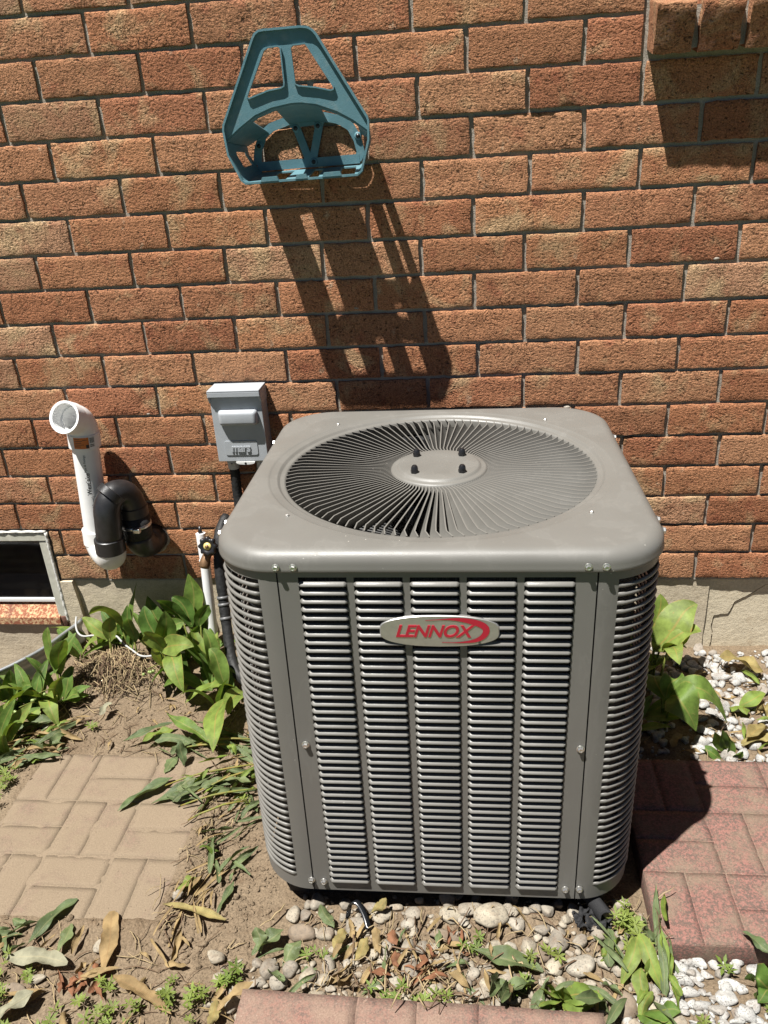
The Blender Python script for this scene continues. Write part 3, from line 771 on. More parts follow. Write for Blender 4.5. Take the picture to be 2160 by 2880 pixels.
extra = MB()
SILL_X = 0.431
MG = 0.0046
for k in range(-1, 22):
    if k < 0:
        continue
    z0 = ZF + k * PZ + (0.006 if k == 0 else MG)
    z1 = ZF + (k + 1) * PZ - MG + 0.0008
    js = list(JOINTS.get(k, []))
    if not js:
        js = [-0.6 + (0.5 * PX if k % 2 else 0)]
    if k == 17:
        js = [j for j in js]
    while js[0] > -2.3:
        js.insert(0, js[0] - PX)
    while js[-1] < 1.7:
        js.append(js[-1] + PX)
    if k >= 15:
        js = [j for j in js if j < 0.40] + [0.424]
    for a, b in zip(js, js[1:]):
        x0, x1 = a + MG, b - MG
        if k < 2:
            if x1 < -1.15 and x0 > -2.1:
                continue
            if x0 < -1.152 < x1:
                x0 = -1.152
        if x1 - x0 < 0.02:
            continue
        seen = x1 > -1.36 and x0 < 0.92 and k <= 18
        vs, fs = brick_geo(x0, x1, z0, z1, hash((k, round(a, 3))) & 0xffff, nx=max(5, int(20 * (x1 - x0) / 0.23)))
        if seen:
            sharp(mk('brick', vs, fs, M_BRICK, house), 55)
        else:
            extra.add(vs, fs)
# projecting sill of bricks on edge under an upper window
sx = SILL_X
for i in range(13):
    w = 0.0755 if i % 2 == 0 else 0.079
    vs, fs = brick_geo(sx, sx + w, 1.477, 1.562, 900 + i, yf=-0.080, depth=0.13, nx=7, nzz=7, amp=0.0022)
    # laid to a fall: the face leans back at its foot and the top slopes outwards
    vs = [(x, y + (1.562 - z) * 0.27, z + (y + 0.08) * 0.20) for x, y, z in vs]
    if i < 6:
        sharp(mk('brick', vs, fs, M_BRICK, house), 55)
    else:
        extra.add(vs, fs)
    sx += w + 0.0125
tag(extra.build('brickwork', M_BRICK, house), kind='stuff')
mb = MB()
mb.box(SILL_X + 0.004, 2.0, -0.048, 0.012, 1.486, 1.560)
mb.build('sill_mortar', M_MORTAR, house, False)

# mortar bed: a gently uneven sheet just behind the brick faces
mb = MB()


def sheet(mb, x0, x1, z0, z1, y, st=0.02, amp=0.002):
    nx = max(1, int((x1 - x0) / st))
    nzz = max(1, int((z1 - z0) / st))
    vs = [(x0 + (x1 - x0) * i / nx, y + amp * nz(x0 + (x1 - x0) * i / nx * 30, (z0 + (z1 - z0) * j / nzz) * 30, 2), z0 + (z1 - z0) * j / nzz) for j in range(nzz + 1) for i in range(nx + 1)]
    fs = [(j * (nx + 1) + i, j * (nx + 1) + i + 1, (j + 1) * (nx + 1) + i + 1, (j + 1) * (nx + 1) + i) for j in range(nzz) for i in range(nx)]
    mb.add(vs, fs)


sheet(mb, -1.157, 2.4, ZF - 0.004, ZF + 2 * PZ + 0.0, 0.0070)
sheet(mb, -2.6, 2.4, ZF + 2 * PZ, 2.2, 0.0070)
mb.box(-2.6, 2.4, 0.06, 0.2, ZF + 2 * PZ + 0.01, 2.8)
mb.box(-1.157, 2.4, 0.06, 0.2, ZF - 0.004, ZF + 2 * PZ + 0.01)
mb.build('mortar', M_MORTAR, house)
# a few squeezed-out mortar lumps on the bed joints
for i, (x, z) in enumerate(((-0.485, 1.3975), (-0.215, 0.985), (0.3, 0.72), (-1.09, 0.815), (0.62, 1.065), (-0.79, 0.73))):
    bm = bmesh.new()
    bmesh.ops.create_icosphere(bm, subdivisions=2, radius=1)
    for v in bm.verts:
        d = 1 + 0.3 * nz(v.co.x * 2 + i * 7, v.co.y * 2, v.co.z * 2)
        v.co = Vector((x + v.co.x * 0.009 * d, 0.005 + v.co.y * 0.006 * d, z + v.co.z * 0.0042 * d))
    q = MB()
    q.bm(bm)
    q.build('mortar_lump', M_MORTAR, house)

# foundation, in two planes, its left part cut for the basement window
mb = MB()
sheet(mb, -1.158, 0.705, -0.30, ZF + 0.004, 0.009, 0.03, 0.004)
sheet(mb, 0.705, 2.4, -0.30, ZF + 0.004, 0.022, 0.03, 0.004)
sheet(mb, -2.6, -1.158, -0.34, 0.079, -0.001, 0.03, 0.003)
mb.box(-1.158, 2.4, 0.05, 0.2, -0.3, ZF - 0.006)
mb.box(-2.6, -1.158, 0.05, 0.2, -0.34, 0.06)
found = mb.build('foundation', M_CONC, house)
# parging that has cracked away along a stepped line at the right
crack = [(0.905, 0.219), (0.851, 0.198), (0.825, 0.176), (0.798, 0.157), (0.778, 0.145), (0.773, 0.122), (0.766, 0.106), (0.745, 0.104), (0.729, 0.099), (0.725, 0.069), (0.731, 0.04), (0.729, 0.0), (0.72, -0.05)]


def plate(mb, poly, y0, y1, side=True):
    """vertical plate with outline poly in x,z ; front at y0"""
    bm = bmesh.new()
    a = [bm.verts.new((x, y0, z)) for x, z in poly]
    b = [bm.verts.new((x, y1, z)) for x, z in poly]
    n = len(poly)
    bm.faces.new(a)
    bm.faces.new(list(reversed(b)))
    for i in range(n):
        bm.faces.new((a[i], b[i], b[(i + 1) % n], a[(i + 1) % n]))
    bmesh.ops.triangulate(bm, faces=[f for f in bm.faces if len(f.verts) > 4])
    bmesh.ops.recalc_face_normals(bm, faces=bm.faces)
    mb.bm(bm)


mb = MB()
crack = [(x + 0.002 * nz(i * 1.7, 3), z + 0.002 * nz(i * 1.7, 8)) for i, (x, z) in enumerate([(q.x, q.y) for q in [Vector(crack[k]).lerp(Vector(crack[k + 1]), f) for k in range(len(crack) - 1) for f in (0, 0.33, 0.66)]])]
for side, x_far, dx, dz, yy in ((0, 0.69, 0.0, 0.0, 0.0135), (1, 1.7, 0.0034, -0.0026, 0.0165)):
    pts = [(x + dx, z + dz) for x, z in crack]
    vs, fs = [], []
    for x, z in pts:
        vs += [(x, yy, z), (x_far, yy, z), (x, 0.03, z)]
    for i in range(len(pts) - 1):
        k = 3 * i
        fs += [(k, k + 3, k + 4, k + 1), (k, k + 2, k + 5, k + 3)]
    mb.add(vs, fs)
mb.build('parging', M_PARGE, found, False)
mb = MB()
plate(mb, [(-1.155, 0.221), (-1.118, 0.221), (-1.112, 0.15), (-1.106, 0.02), (-1.155, 0.0)], -0.006, 0.02)
mb.build('parging', M_CONC, found, False)

# basement window
mb = MB()
mb.box(-2.05, -1.166, -0.004, 0.05, 0.356, 0.3805, 0.002)
mb.box(-1.189, -1.166, -0.002, 0.05, 0.079, 0.3545, 0.002)
win = mb.build('basement_window', M_FRAME, house, False)
mb = MB()
mb.box(-2.05, -1.1885, 0.022, 0.05, 0.134, 0.146, 0.002)
mb.build('lower_rail', M_LABELW, win, False)
mb = MB()
mb.box(-2.05, -1.189, 0.03, 0.034, 0.146, 0.356)
mb.build('pane', M_GLASS, win, False)
mb = MB()
mb.box(-2.05, -1.190, 0.045, 0.14, 0.140, 0.166)
mb.build('inner_ledge', M_WOOD, win, False)
for i in range(9):
    mb = MB()
    mb.box(-2.05, -1.192, 0.070, 0.084, 0.19 + i * 0.019, 0.193 + i * 0.019)
    mb.build('blind_slat', M_BLIND, win, False)
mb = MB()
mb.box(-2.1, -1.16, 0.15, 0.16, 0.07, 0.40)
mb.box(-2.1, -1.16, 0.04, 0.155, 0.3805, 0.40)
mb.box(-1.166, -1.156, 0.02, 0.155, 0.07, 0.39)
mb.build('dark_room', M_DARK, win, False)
mb = MB()      # sloping rusty steel sill
vs = []
for x in (-2.07, -1.183):
    vs += [(x, 0.04, 0.134), (x, -0.010, 0.098), (x, -0.012, 0.076), (x, 0.04, 0.076)]
mb.add(vs, [(0, 1, 5, 4), (1, 2, 6, 5), (2, 3, 7, 6), (3, 0, 4, 7), (4, 5, 6, 7), (0, 3, 2, 1)])
mb.build('rusty_sill', M_RUST, win, False)
mb = MB()
mb.box(-1.183, -1.163, -0.006, 0.03, 0.062, 0.10, 0.003)
mb.build('rusty_corner', simple('dark rust', (0.10, 0.05, 0.035), 0.9, 0, 0.2, 90, 0.5), win)
mb = MB()
pts = []
for i in range(40):
    t = i / 39
    pts.append((-1.161 + 0.003 * nz(t * 30, 1), -0.003, 0.384 - 0.30 * t))
mb.tube(pts, [0.0048 + 0.0030 * nz(i * 0.9, 4) for i in range(40)], 8)
pts = [(-2.04 + 0.88 * i / 60, -0.003, 0.386 + 0.002 * nz(i * 0.7, 3)) for i in range(61)]
mb.tube(pts, [0.0045 + 0.0030 * nz(i * 0.8, 9) for i in range(61)], 8)
mb.build('caulk', M_CAULK, win)

# ------------------------------------------------------------------ window well
def resample(pts, n):
    pts = [Vector(p) for p in pts]
    L = [0]
    for a, b in zip(pts, pts[1:]):
        L.append(L[-1] + (b - a).length)
    out = []
    for i in range(n):
        d = L[-1] * i / (n - 1)
        k = 0
        while k < len(L) - 2 and L[k + 1] < d:
            k += 1
        t = (d - L[k]) / max(1e-9, L[k + 1] - L[k])
        out.append(pts[k].lerp(pts[k + 1], t))
    return out


def smooth_path(pts, n, it=2):
    """Chaikin then resample"""
    pts = [Vector(p) for p in pts]
    for _ in range(it):
        q = [pts[0]]
        for a, b in zip(pts, pts[1:]):
            q += [a.lerp(b, 0.25), a.lerp(b, 0.75)]
        q.append(pts[-1])
        pts = q
    return resample(pts, n)


path = smooth_path([(x, y, 0) for x, y in WELL[1:-1]], 60)
well = thing('window_well', 'curved galvanized steel window well in front of the basement window', 'window well', (-1.5, -0.4, 0))
zs = [0.10 - 0.34 * i / 36 for i in range(37)]
vs, fs = [], []
for i, p in enumerate(path):
    t = (path[min(i + 1, 59)] - path[max(i - 1, 0)]).normalized()
    nrm = Vector((t.y, -t.x, 0))
    if nrm.dot(p - Vector((-1.55, -0.1, 0))) < 0:
        nrm = -nrm
    for j, z in enumerate(zs):
        c = 0.007 * math.cos((z - 0.1) / 0.068 * 2 * math.pi) - 0.004
        q = p + nrm * c
        vs.append((q.x, q.y, z))
w = len(zs)
for i in range(59):
    for j in range(w - 1):
        fs.append((i * w + j, (i + 1) * w + j, (i + 1) * w + j + 1, i * w + j + 1))
o = mk('corrugated_wall', vs, fs, M_STEEL, well)
sm = o.modifiers.new('thickness', 'SOLIDIFY')
sm.thickness = 0.002
mb = MB()
mb.tube([(p.x, p.y, 0.101) for p in path], 0.0055, 8)
mb.build('rolled_rim', M_STEEL, well)

# ------------------------------------------------------------------ air conditioner
H = 0.7868
Z0, Z1 = 0.06, 0.752
F = 0.3540           # half width to the panel faces
RC = 0.104
pad = MB()
pad.box(-0.31, 0.31, -0.31, 0.31, -0.01, 0.052, 0.006)
pad.v = [(x - 0.005, y - 0.54, z) for x, y, z in pad.v]
tag(pad.build('equipment_pad', simple('dark composite pad', (0.05, 0.048, 0.045), 0.9, 0, 0.2, 40, 0.3)), 'low dark pad hidden in shadow under the air conditioner', 'pad')

ac = thing('air_conditioner', 'square taupe metal air conditioner unit with louvered sides and round fan guard', 'air conditioner', (-0.0077, -0.5421, 0.0), local=True)
ac.rotation_euler = (-0.006, 0.0066, 0.0096)


def rsq(th, half, rc):
    """rounded square: point at polar angle th"""
    c, s = math.cos(th), math.sin(th)
    ac_, as_ = abs(c), abs(s)
    k = half - rc
    # straight side hit
    if ac_ >= as_:
        t = half / ac_
        if t * as_ <= k:
            return (t * c, t * s)
    else:
        t = half / as_
        if t * ac_ <= k:
            return (t * c, t * s)
    # corner circle centre (k,k): |t*d - k| = rc
    b = k * (ac_ + as_)
    t = b + math.sqrt(max(0, b * b - 2 * k * k + rc * rc))
    return (t * c, t * s)


def ring_mesh(mb, rings, closed_bottom=False):
    n = len(rings[0])
    vs = [p for r in rings for p in r]
    fs = []
    for i in range(len(rings) - 1):
        for k in range(n):
            fs.append((i * n + k, i * n + (k + 1) % n, (i + 1) * n + (k + 1) % n, (i + 1) * n + k))
    if closed_bottom:
        fs.append(tuple(reversed(range(n))))
        fs.append(tuple(range((len(rings) - 1) * n, len(rings) * n)))
    mb.add(vs, fs)


NA = 224
TH = [2 * math.pi * (i + 0.5) / NA for i in range(NA)]
HW = 0.3588
circ = lambda r, z: [(r * math.cos(t), r * math.sin(t), z) for t in TH]
sq = lambda ins, z: [rsq(t, HW - ins, 0.108 - ins * 0.6) + (z,) for t in TH]
rings = [circ(0.290, H - 0.024), circ(0.2905, H - 0.010), circ(0.2925, H - 0.0065), circ(0.2955, H - 0.0055), circ(0.3005, H - 0.0055), circ(0.3030, H - 0.0045), circ(0.3055, H - 0.0008), circ(0.308, H), circ(0.3195, H), circ(0.321, H + 0.0006), circ(0.3235, H + 0.0016)]
mid = [(0.5 * (a[0] + b[0]), 0.5 * (a[1] + b[1]), H + 0.0018) for a, b in zip(circ(0.3245, 0), sq(0.0235, 0))]
rings += [circ(0.3255, H + 0.0018)]
# the rim circle nearly meets the sides, so let the outline blend out of it
out0 = []
for a, t in zip(sq(0.0215, H + 0.0016), TH):
    r = math.hypot(a[0], a[1])
    r = max(r, 0.3265)
    out0.append((r * math.cos(t), r * math.sin(t), H + 0.0016))
rings.append(out0)
for k in range(1, 9):
    a = k / 8 * math.pi / 2
    rr = 0.0215
    rings.append(sq(rr * (1 - math.sin(a)), H + 0.0016 - rr * (1 - math.cos(a))))
rings += [sq(-0.0006, H - 0.026), sq(-0.0012, Z1 + 0.0045), sq(-0.0004, Z1 + 0.0028), sq(0.004, Z1 + 0.003), sq(0.004, Z1 + 0.02)]
mb = MB()
ring_mesh(mb, rings)
lid = mb.build('top_cover', M_PAINT, ac, True, (0, 0, H))

# fan guard: curved vanes leaning one way round
NF = 100
fin_v, fin_f = [], []
nr, nh = 10, 4
for side in (0, 1):
    for i in range(nr + 1):
        u = i / nr
        r = 0.088 + (0.2915 - 0.088) * u
        for j in range(nh + 1):
            w_ = j / nh
            wq = w_ if j != 1 else 0.10
            lean = -0.0125 * wq - 0.004 * wq * wq
            bend = 0.010 * max(0, (u - 0.86) / 0.14) ** 2 - 0.005 * max(0, (0.12 - u) / 0.12) ** 2
            th = (0.00115 if j == 0 else 0.0005) * (1 if side else -1)
            z = H - 0.0055 - 0.027 * (w_ if j != 1 else 0.10)
            fin_v.append((r, lean + bend + th, z))
w = nh + 1
half = (nr + 1) * w
for i in range(nr):
    for j in range(nh):
        a = i * w + j
        fin_f.append((a, a + 1, a + w + 1, a + w))
        fin_f.append((half + a, half + a + w, half + a + w + 1, half + a + 1))
for i in range(nr):
    a = i * w
    fin_f.append((a, a + w, half + a + w, half + a))
    a = i * w + nh
    fin_f.append((a + w, a, half + a, half + a + w))
fin0 = mk('guard_fin', fin_v, fin_f, M_PAINT, lid, True, None, (0, 0, H))
sharp(fin0, 50)
for i in range(1, NF):
    c = fin0.copy()
    link(c, lid)
    c.rotation_euler = (0, 0, 2 * math.pi * i / NF)
mb = MB()
mb.lathe([(0.293, H - 0.020), (0.293, H - 0.034), (0.287, H - 0.036), (0.2865, H - 0.024)], (0, 0, 0), n=96, caps=False)
mb.build('guard_ring', M_PAINT, lid)
mb = MB()
mb.lathe([(0.080, H - 0.03), (0.0905, H - 0.028), (0.0925, H - 0.009), (0.0910, H - 0.0035), (0.087, H - 0.002), (0.0815, H - 0.0022), (0.0790, H - 0.0005), (0.0765, H + 0.0022), (0.074, H + 0.0027), (0.05, H + 0.0032), (0.047, H + 0.0024), (0.0, H + 0.0022)], (0, 0, 0), n=72, caps=False)
hub = mb.build('motor_plate', M_PAINT, lid)
for x, y in ((-0.044, 0.043), (0.044, 0.043), (-0.044, -0.043), (0.044, -0.043)):
    mb = MB()
    mb.lathe([(0.0078, H + 0.001), (0.0078, H + 0.0075)], (x, y, 0), n=6)
    mb.lathe([(0.0066, H + 0.007), (0.0066, H + 0.011), (0.006, H + 0.0145), (0.004, H + 0.0175), (0.0, H + 0.0185)], (x, y, 0), n=16, caps=False)
    sharp(mb.build('cap_nut', M_NUT, lid), 40)


def hexbolt(name, parent, p, axis, s=1.0):
    mb = MB()
    mb.lathe([(0.0072 * s, 0.0), (0.0070 * s, 0.0014 * s), (0.0056 * s, 0.0017 * s)], p, axis, 20, False)
    mb.lathe([(0.0056 * s, 0.0012 * s), (0.0056 * s, 0.0050 * s), (0.0044 * s, 0.0062 * s), (0.003 * s, 0.0062 * s), (0.0026 * s, 0.0052 * s)], p, axis, 6, True)
    return sharp(mb.build(name, M_ZINC, parent), 30)


for x, y in ((-0.225, 0.245), (0.219, 0.245), (-0.221, -0.200), (0.228, -0.201)):
    r = math.hypot(x, y)
    k = 0.3355 / r
    hexbolt('screw', lid, (x * k if r < 0.3355 else x, y * k if r < 0.3355 else y, H + 0.0012), (0, 0, 1), 0.6)
for x in (-0.243, -0.216, 0.228, 0.254):
    hexbolt('screw', lid, (x, -0.3602, Z1 + 0.0125), (0, -1, 0), 0.85)
for y in (-0.24, -0.20, 0.2):
    hexbolt('screw', lid, (0.3602, y, Z1 + 0.0125), (1, 0, 0))
    hexbolt('screw', lid, (-0.3602, y, Z1 + 0.0125), (-1, 0, 0))
for x, z in ((-0.229, 0.414), (0.236, 0.416), (-0.224, 0.083), (0.226, 0.085)):
    hexbolt('screw', ac, (x, -F - 0.0008, z), (0, -1, 0), 0.95)
for x, z in ((-0.2475, 0.086), (0.2515, 0.087)):
    hexbolt('screw', ac, (x, -F - 0.0008, z), (0, -1, 0), 0.95)

# front panel: a sheet with five tall openings, each closed by its louvers
HP = 0.2432
NROW = 43
PIT = (0.733 - 0.089) / 42
colw = 0.156 * 2 * HP
cols = []
xa = -HP + 0.0650 * 2 * HP
for i in range(5):
    cols.append((xa, xa + colw))
    xa += colw + 0.0225 * 2 * HP
ZB, ZT = 0.089 - 0.0050, 0.733 + 0.0105
mb = MB()


def sheet_box(mb, x0, x1, z0, z1, y=-F, t=0.0014):
    mb.box(x0, x1, y, y + t, z0, z1)


sheet_box(mb, -HP, HP, ZT, Z1)
sheet_box(mb, -HP, HP, Z0, ZB)
edges = [-HP] + [v for c in cols for v in c] + [HP]
for i in range(0, len(edges), 2):
    sheet_box(mb, edges[i], edges[i + 1], ZB, ZT)
for s in (-1, 1):
    mb.box(min(s * HP, s * (HP - 0.0014)), max(s * HP, s * (HP - 0.0014)), -F + 0.0014, -F + 0.016, Z0, Z1)
# small fillets in every opening corner keep the slots from looking cut with a knife
panel = mb.build('front_panel', M_PAINT, ac, False, (0, -F, Z0))

prof = [(0.0014, 0.0082), (-0.0004, 0.0081), (-0.0024, 0.0068), (-0.0044, 0.0048), (-0.0055, 0.0032), (-0.0053, 0.0018), (-0.0036, 0.0006), (-0.0006, 0.0000), (0.0006, 0.0008), (-0.0018, 0.0018), (-0.0036, 0.0026), (-0.0034, 0.0038), (-0.0018, 0.0054), (0.0000, 0.0068), (0.0014, 0.0071)]


def louver_geo(w):
    e = 0.0050
    xs = [(-w / 2 - 0.0006, 0.02, 0.55), (-w / 2 + 0.0012, 0.35, 0.78), (-w / 2 + 0.0030, 0.80, 0.95), (-w / 2 + e, 1.0, 1.0), (w / 2 - e, 1.0, 1.0), (w / 2 - 0.0030, 0.80, 0.95), (w / 2 - 0.0012, 0.35, 0.78), (w / 2 + 0.0006, 0.02, 0.55)]
    vs, fs = [], []
    n = len(prof)
    for x, sy, szz in xs:
        for y, z in prof:
            vs.append((x, y * (1.12 * sy if y < 0 else 1.0), z * szz * 1.02))
    for i in range(len(xs) - 1):
        for k in range(n):
            fs.append((i * n + k, (i + 1) * n + k, (i + 1) * n + (k + 1) % n, i * n + (k + 1) % n))
    fs.append(tuple(range(n)))
    fs.append(tuple(reversed(range((len(xs) - 1) * n, len(xs) * n))))
    return vs, fs


lv, lf = louver_geo(colw)
proto = None
for c0, c1 in cols:
    for r in range(NROW):
        loc = Vector(((c0 + c1) / 2, -F, 0.089 - 0.0050 + r * PIT))
        if proto is None:
            proto = mk('louver', lv, lf, M_PAINT, panel, True, None, (0, 0, 0))
            sharp(proto, 60)
            o = proto
        else:
            o = proto.copy()
            link(o, panel)
        o.location = loc - ORG[panel]


# corner panels: path round the corner with slotted bands
def corner_path(a, b):
    """points (x, y, nx, ny) along the front-left corner; a and b: distance limits from the unit centre"""
    pts = []
    k = F - RC
    t0 = math.asin((a - k) / RC) if a > k else 0.0
    t1 = math.acos((b - k) / RC) if b > k else math.pi / 2
    if a <= k:
        pts.append((-a, -F, 0, -1))
    for i in range(15):
        t = t0 + (t1 - t0) * i / 14
        pts.append((-(k + RC * math.sin(t)), -(k + RC * math.cos(t)), -math.sin(t), -math.cos(t)))
    if b <= k:
        pts.append((-F, -b, -1, 0))
    return pts


def sweep(mb, path, pr, taper=True):
    vs, fs = [], []
    n = len(pr)
    m = len(path)
    for i, (x, y, nx_, ny_) in enumerate(path):
        s = 1.0
        if taper and i in (0, m - 1):
            s = 0.1
        for o_, z in pr:
            q = o_ if o_ < 0 else o_ * s
            vs.append((x + nx_ * q, y + ny_ * q, z))
    for i in range(m - 1):
        for k in range(n):
            fs.append((i * n + k, i * n + (k + 1) % n, (i + 1) * n + (k + 1) % n, (i + 1) * n + k))
    fs.append(tuple(reversed(range(n))))
    fs.append(tuple(range((m - 1) * n, m * n)))
    mb.add(vs, fs)


SA = 0.276
cprof = [(-0.0014, 0.0080), (0.0002, 0.0084), (0.0018, 0.0076), (0.0028, 0.0058), (0.0030, 0.0040), (0.0022, 0.0018), (0.0008, 0.0003), (-0.0010, 0.0), (-0.0016, 0.0012), (-0.0002, 0.0026), (0.0010, 0.0040), (0.0004, 0.0058), (-0.0008, 0.0068)]
CP0 = 0.2457
full = corner_path(CP0, CP0)
slotp = corner_path(SA, SA)
CZB, CZT = 0.0915, 0.738


def flip(vs, fs, sx, sy):
    vs2 = [(x * sx, y * sy, z) for x, y, z in vs]
    if sx * sy < 0:
        fs = [tuple(reversed(f)) for f in fs]
    return vs2, fs


def corner(sx, sy, named):
    mb = MB()
    band = lambda z0, z1: [(0.0, z0), (0.0, z1), (-0.0014, z1), (-0.0014, z0)]
    rev = lambda p: list(reversed(p))
    sweep(mb, full, rev(band(Z0, CZB)), False)
    sweep(mb, full, rev(band(CZT, Z1)), False)
    kk = F - RC
    ta = math.asin((SA - kk) / RC)
    arcs = [(-(kk + RC * math.sin(ta * i / 4)), -(kk + RC * math.cos(ta * i / 4)), -math.sin(ta * i / 4), -math.cos(ta * i / 4)) for i in range(5)]
    st = [full[0]] + arcs
    sweep(mb, st, rev(band(CZB, CZT)), False)
    st2 = [(y, x, ny, nx) for x, y, nx, ny in reversed(st)]
    sweep(mb, st2, rev(band(CZB, CZT)), False)
    vs, fs = flip(mb.v, mb.f, sx, sy)
    p = sharp(mk('corner_panel', vs, fs, M_PAINT, ac, True, None, (0, 0, Z0)), 40)
    s1 = MB()
    sweep(s1, slotp, list(reversed(cprof)))
    s1.v = [(x, y, z * 0.90) for x, y, z in s1.v]
    vs, fs = flip(s1.v, s1.f, sx, sy)
    nrow = int((CZT - CZB) / PIT)
    step = (CZT - CZB) / nrow
    if named:
        first = None
        for r in range(nrow):
            if first is None:
                first = mk('corner_slat', vs, fs, M_PAINT, p, True, None, (0, 0, 0))
                o = first
            else:
                o = first.copy()
                link(o, p)
            o.location = (0, 0, CZB - Z0 + r * step)
    else:
        mb = MB()
        for r in range(nrow):
            mb.add([(x, y, z + CZB + r * step) for x, y, z in vs], fs)
        mb.build('slat_rows', M_PAINT, p)


corner(1, 1, True)
corner(-1, 1, True)
corner(1, -1, False)
corner(-1, -1, False)
# side and rear panels between the corner panels
for ang in (90, 180, 270):
    mb = MB()
    sheet_box(mb, -HP, HP, ZT, Z1)
    sheet_box(mb, -HP, HP, Z0, ZB)
    for i in range(0, len(edges), 2):
        sheet_box(mb, edges[i], edges[i + 1], ZB, ZT)
    for c0, c1 in cols:
        for r in range(NROW):
            mb.add([(x + (c0 + c1) / 2, y - F, z + 0.084 + r * PIT) for x, y, z in lv], lf)
    c, s = round(math.cos(R(ang))), round(math.sin(R(ang)))
    mb.v = [(x * c - y * s, x * s + y * c, z) for x, y, z in mb.v]
    mb.build('side_panel' if ang != 180 else 'rear_panel', M_PAINT, ac, False, (0, 0, Z0))
# coil, base pan, motor and fan inside
TC = [2 * math.pi * (i + 0.5) / 96 for i in range(96)]
mb = MB()
ring_mesh(mb, [[rsq(t, F - 0.030, 0.075) + (z,) for t in TC] for z in (0.07, 0.2, 0.4, 0.6, 0.745)])
ring_mesh(mb, [[rsq(t, F - 0.055, 0.06) + (z,) for t in TC] for z in (0.745, 0.4, 0.07)])
mb.build('coil', M_COIL, ac, True, (0, 0, 0.4))
mb = MB()
ring_mesh(mb, [[rsq(t, F - 0.006, 0.095) + (z,) for t in TC] for z in (0.0525, 0.066)], True)
mb.build('base_pan', M_DARK, ac, False, (0, 0, 0.06))
mb = MB()
ring_mesh(mb, [[rsq(t, F - 0.02, 0.08) + (Z1 - 0.004,) for t in TC], [(0.262 * math.cos(t), 0.262 * math.sin(t), Z1 - 0.006) for t in TC], [(0.258 * math.cos(t), 0.258 * math.sin(t), Z1 - 0.09) for t in TC]])
mb.build('fan_shroud', M_DARK, ac, False, (0, 0, 0.7))
mb = MB()
mb.lathe([(0.0, H - 0.035), (0.066, H - 0.036), (0.068, H - 0.045), (0.068, H - 0.13), (0.06, H - 0.15), (0.0, H - 0.152)], (0, 0, 0), n=40, caps=False)
motor = mb.build('fan_motor', simple('motor black', (0.03, 0.03, 0.032), 0.45), ac, True, (0, 0, H - 0.09))
mb = MB()
vs, fs = [], []
for i in range(25):
    a = R(-150 + 85 * i / 24)
    for z in (H - 0.062, H - 0.105):
        vs.append((0.0686 * math.cos(a), 0.0686 * math.sin(a), z))
for i in range(24):
    fs.append((2 * i + 1, 2 * i + 3, 2 * i + 2, 2 * i))
mk('motor_label', vs, fs, M_LABELW, motor, True)
for b in range(3):
    vs, fs = [], []
    for i in range(7):
        r = 0.05 + 0.19 * i / 6
        for j in range(7):
            a = R(120 * b + 40) + (j / 6 - 0.5) * R(75)
            vs.append((r * math.cos(a), r * math.sin(a), H - 0.19 + 0.05 * (j / 6 - 0.5)))
    for i in range(6):
        for j in range(6):
            k = i * 7 + j
            fs.append((k, k + 7, k + 8, k + 1))
    o = mk('fan_blade', vs, fs, simple('grey fan blade', (0.22, 0.22, 0.22), 0.5, 0.6) if b == 0 else o.data.materials[0], ac, True)
    md = o.modifiers.new('thickness', 'SOLIDIFY')
    md.thickness = 0.002

# badge
def text_mesh(body, size, shear=0.0, bold=0.0, sx=1.0, extrude=0.0, space=1.0, res=4):
    cu = bpy.data.curves.new('txt', 'FONT')
    cu.body = body
    cu.size = size
    cu.shear = shear
    cu.offset = bold
    cu.extrude = extrude
    cu.space_character = space
    cu.resolution_u = res
    cu.align_x = 'CENTER'
    cu.align_y = 'CENTER'
    ob = bpy.data.objects.new('txt', cu)
    col.objects.link(ob)
    bpy.context.view_layer.update()
    me = bpy.data.meshes.new_from_object(ob)
    vs = [(v.co.x * sx, v.co.y, v.co.z) for v in me.vertices]
    fs = [tuple(p.vertices) for p in me.polygons]
    bpy.data.objects.remove(ob)
    bpy.data.meshes.remove(me)
    bpy.data.curves.remove(cu)
    return vs, fs


BX, BZ, BY = 0.0055, 0.6505, -F - 0.0075


def super_outline(a, b, n, e):
    pts = []
    for i in range(n):
        t = 2 * math.pi * i / n
        c, s = math.cos(t), math.sin(t)
        pts.append((a * math.copysign(abs(c) ** e, c), b * math.copysign(abs(s) ** e, s)))
    return pts


def badge_outline(n=72):
    pts = []
    hw, ht, he = 0.0935, 0.0290, 0.0145
    for i in range(n):
        t = 2 * math.pi * i / n
        c, s = math.cos(t), math.sin(t)
        x = hw * math.copysign(abs(c) ** 0.52, c)
        k = 1 - (abs(x) / hw) ** 2.0 * 0.28
        z = ht * math.copysign(abs(s) ** 0.50, s) * k
        pts.append((x, z))
    return pts


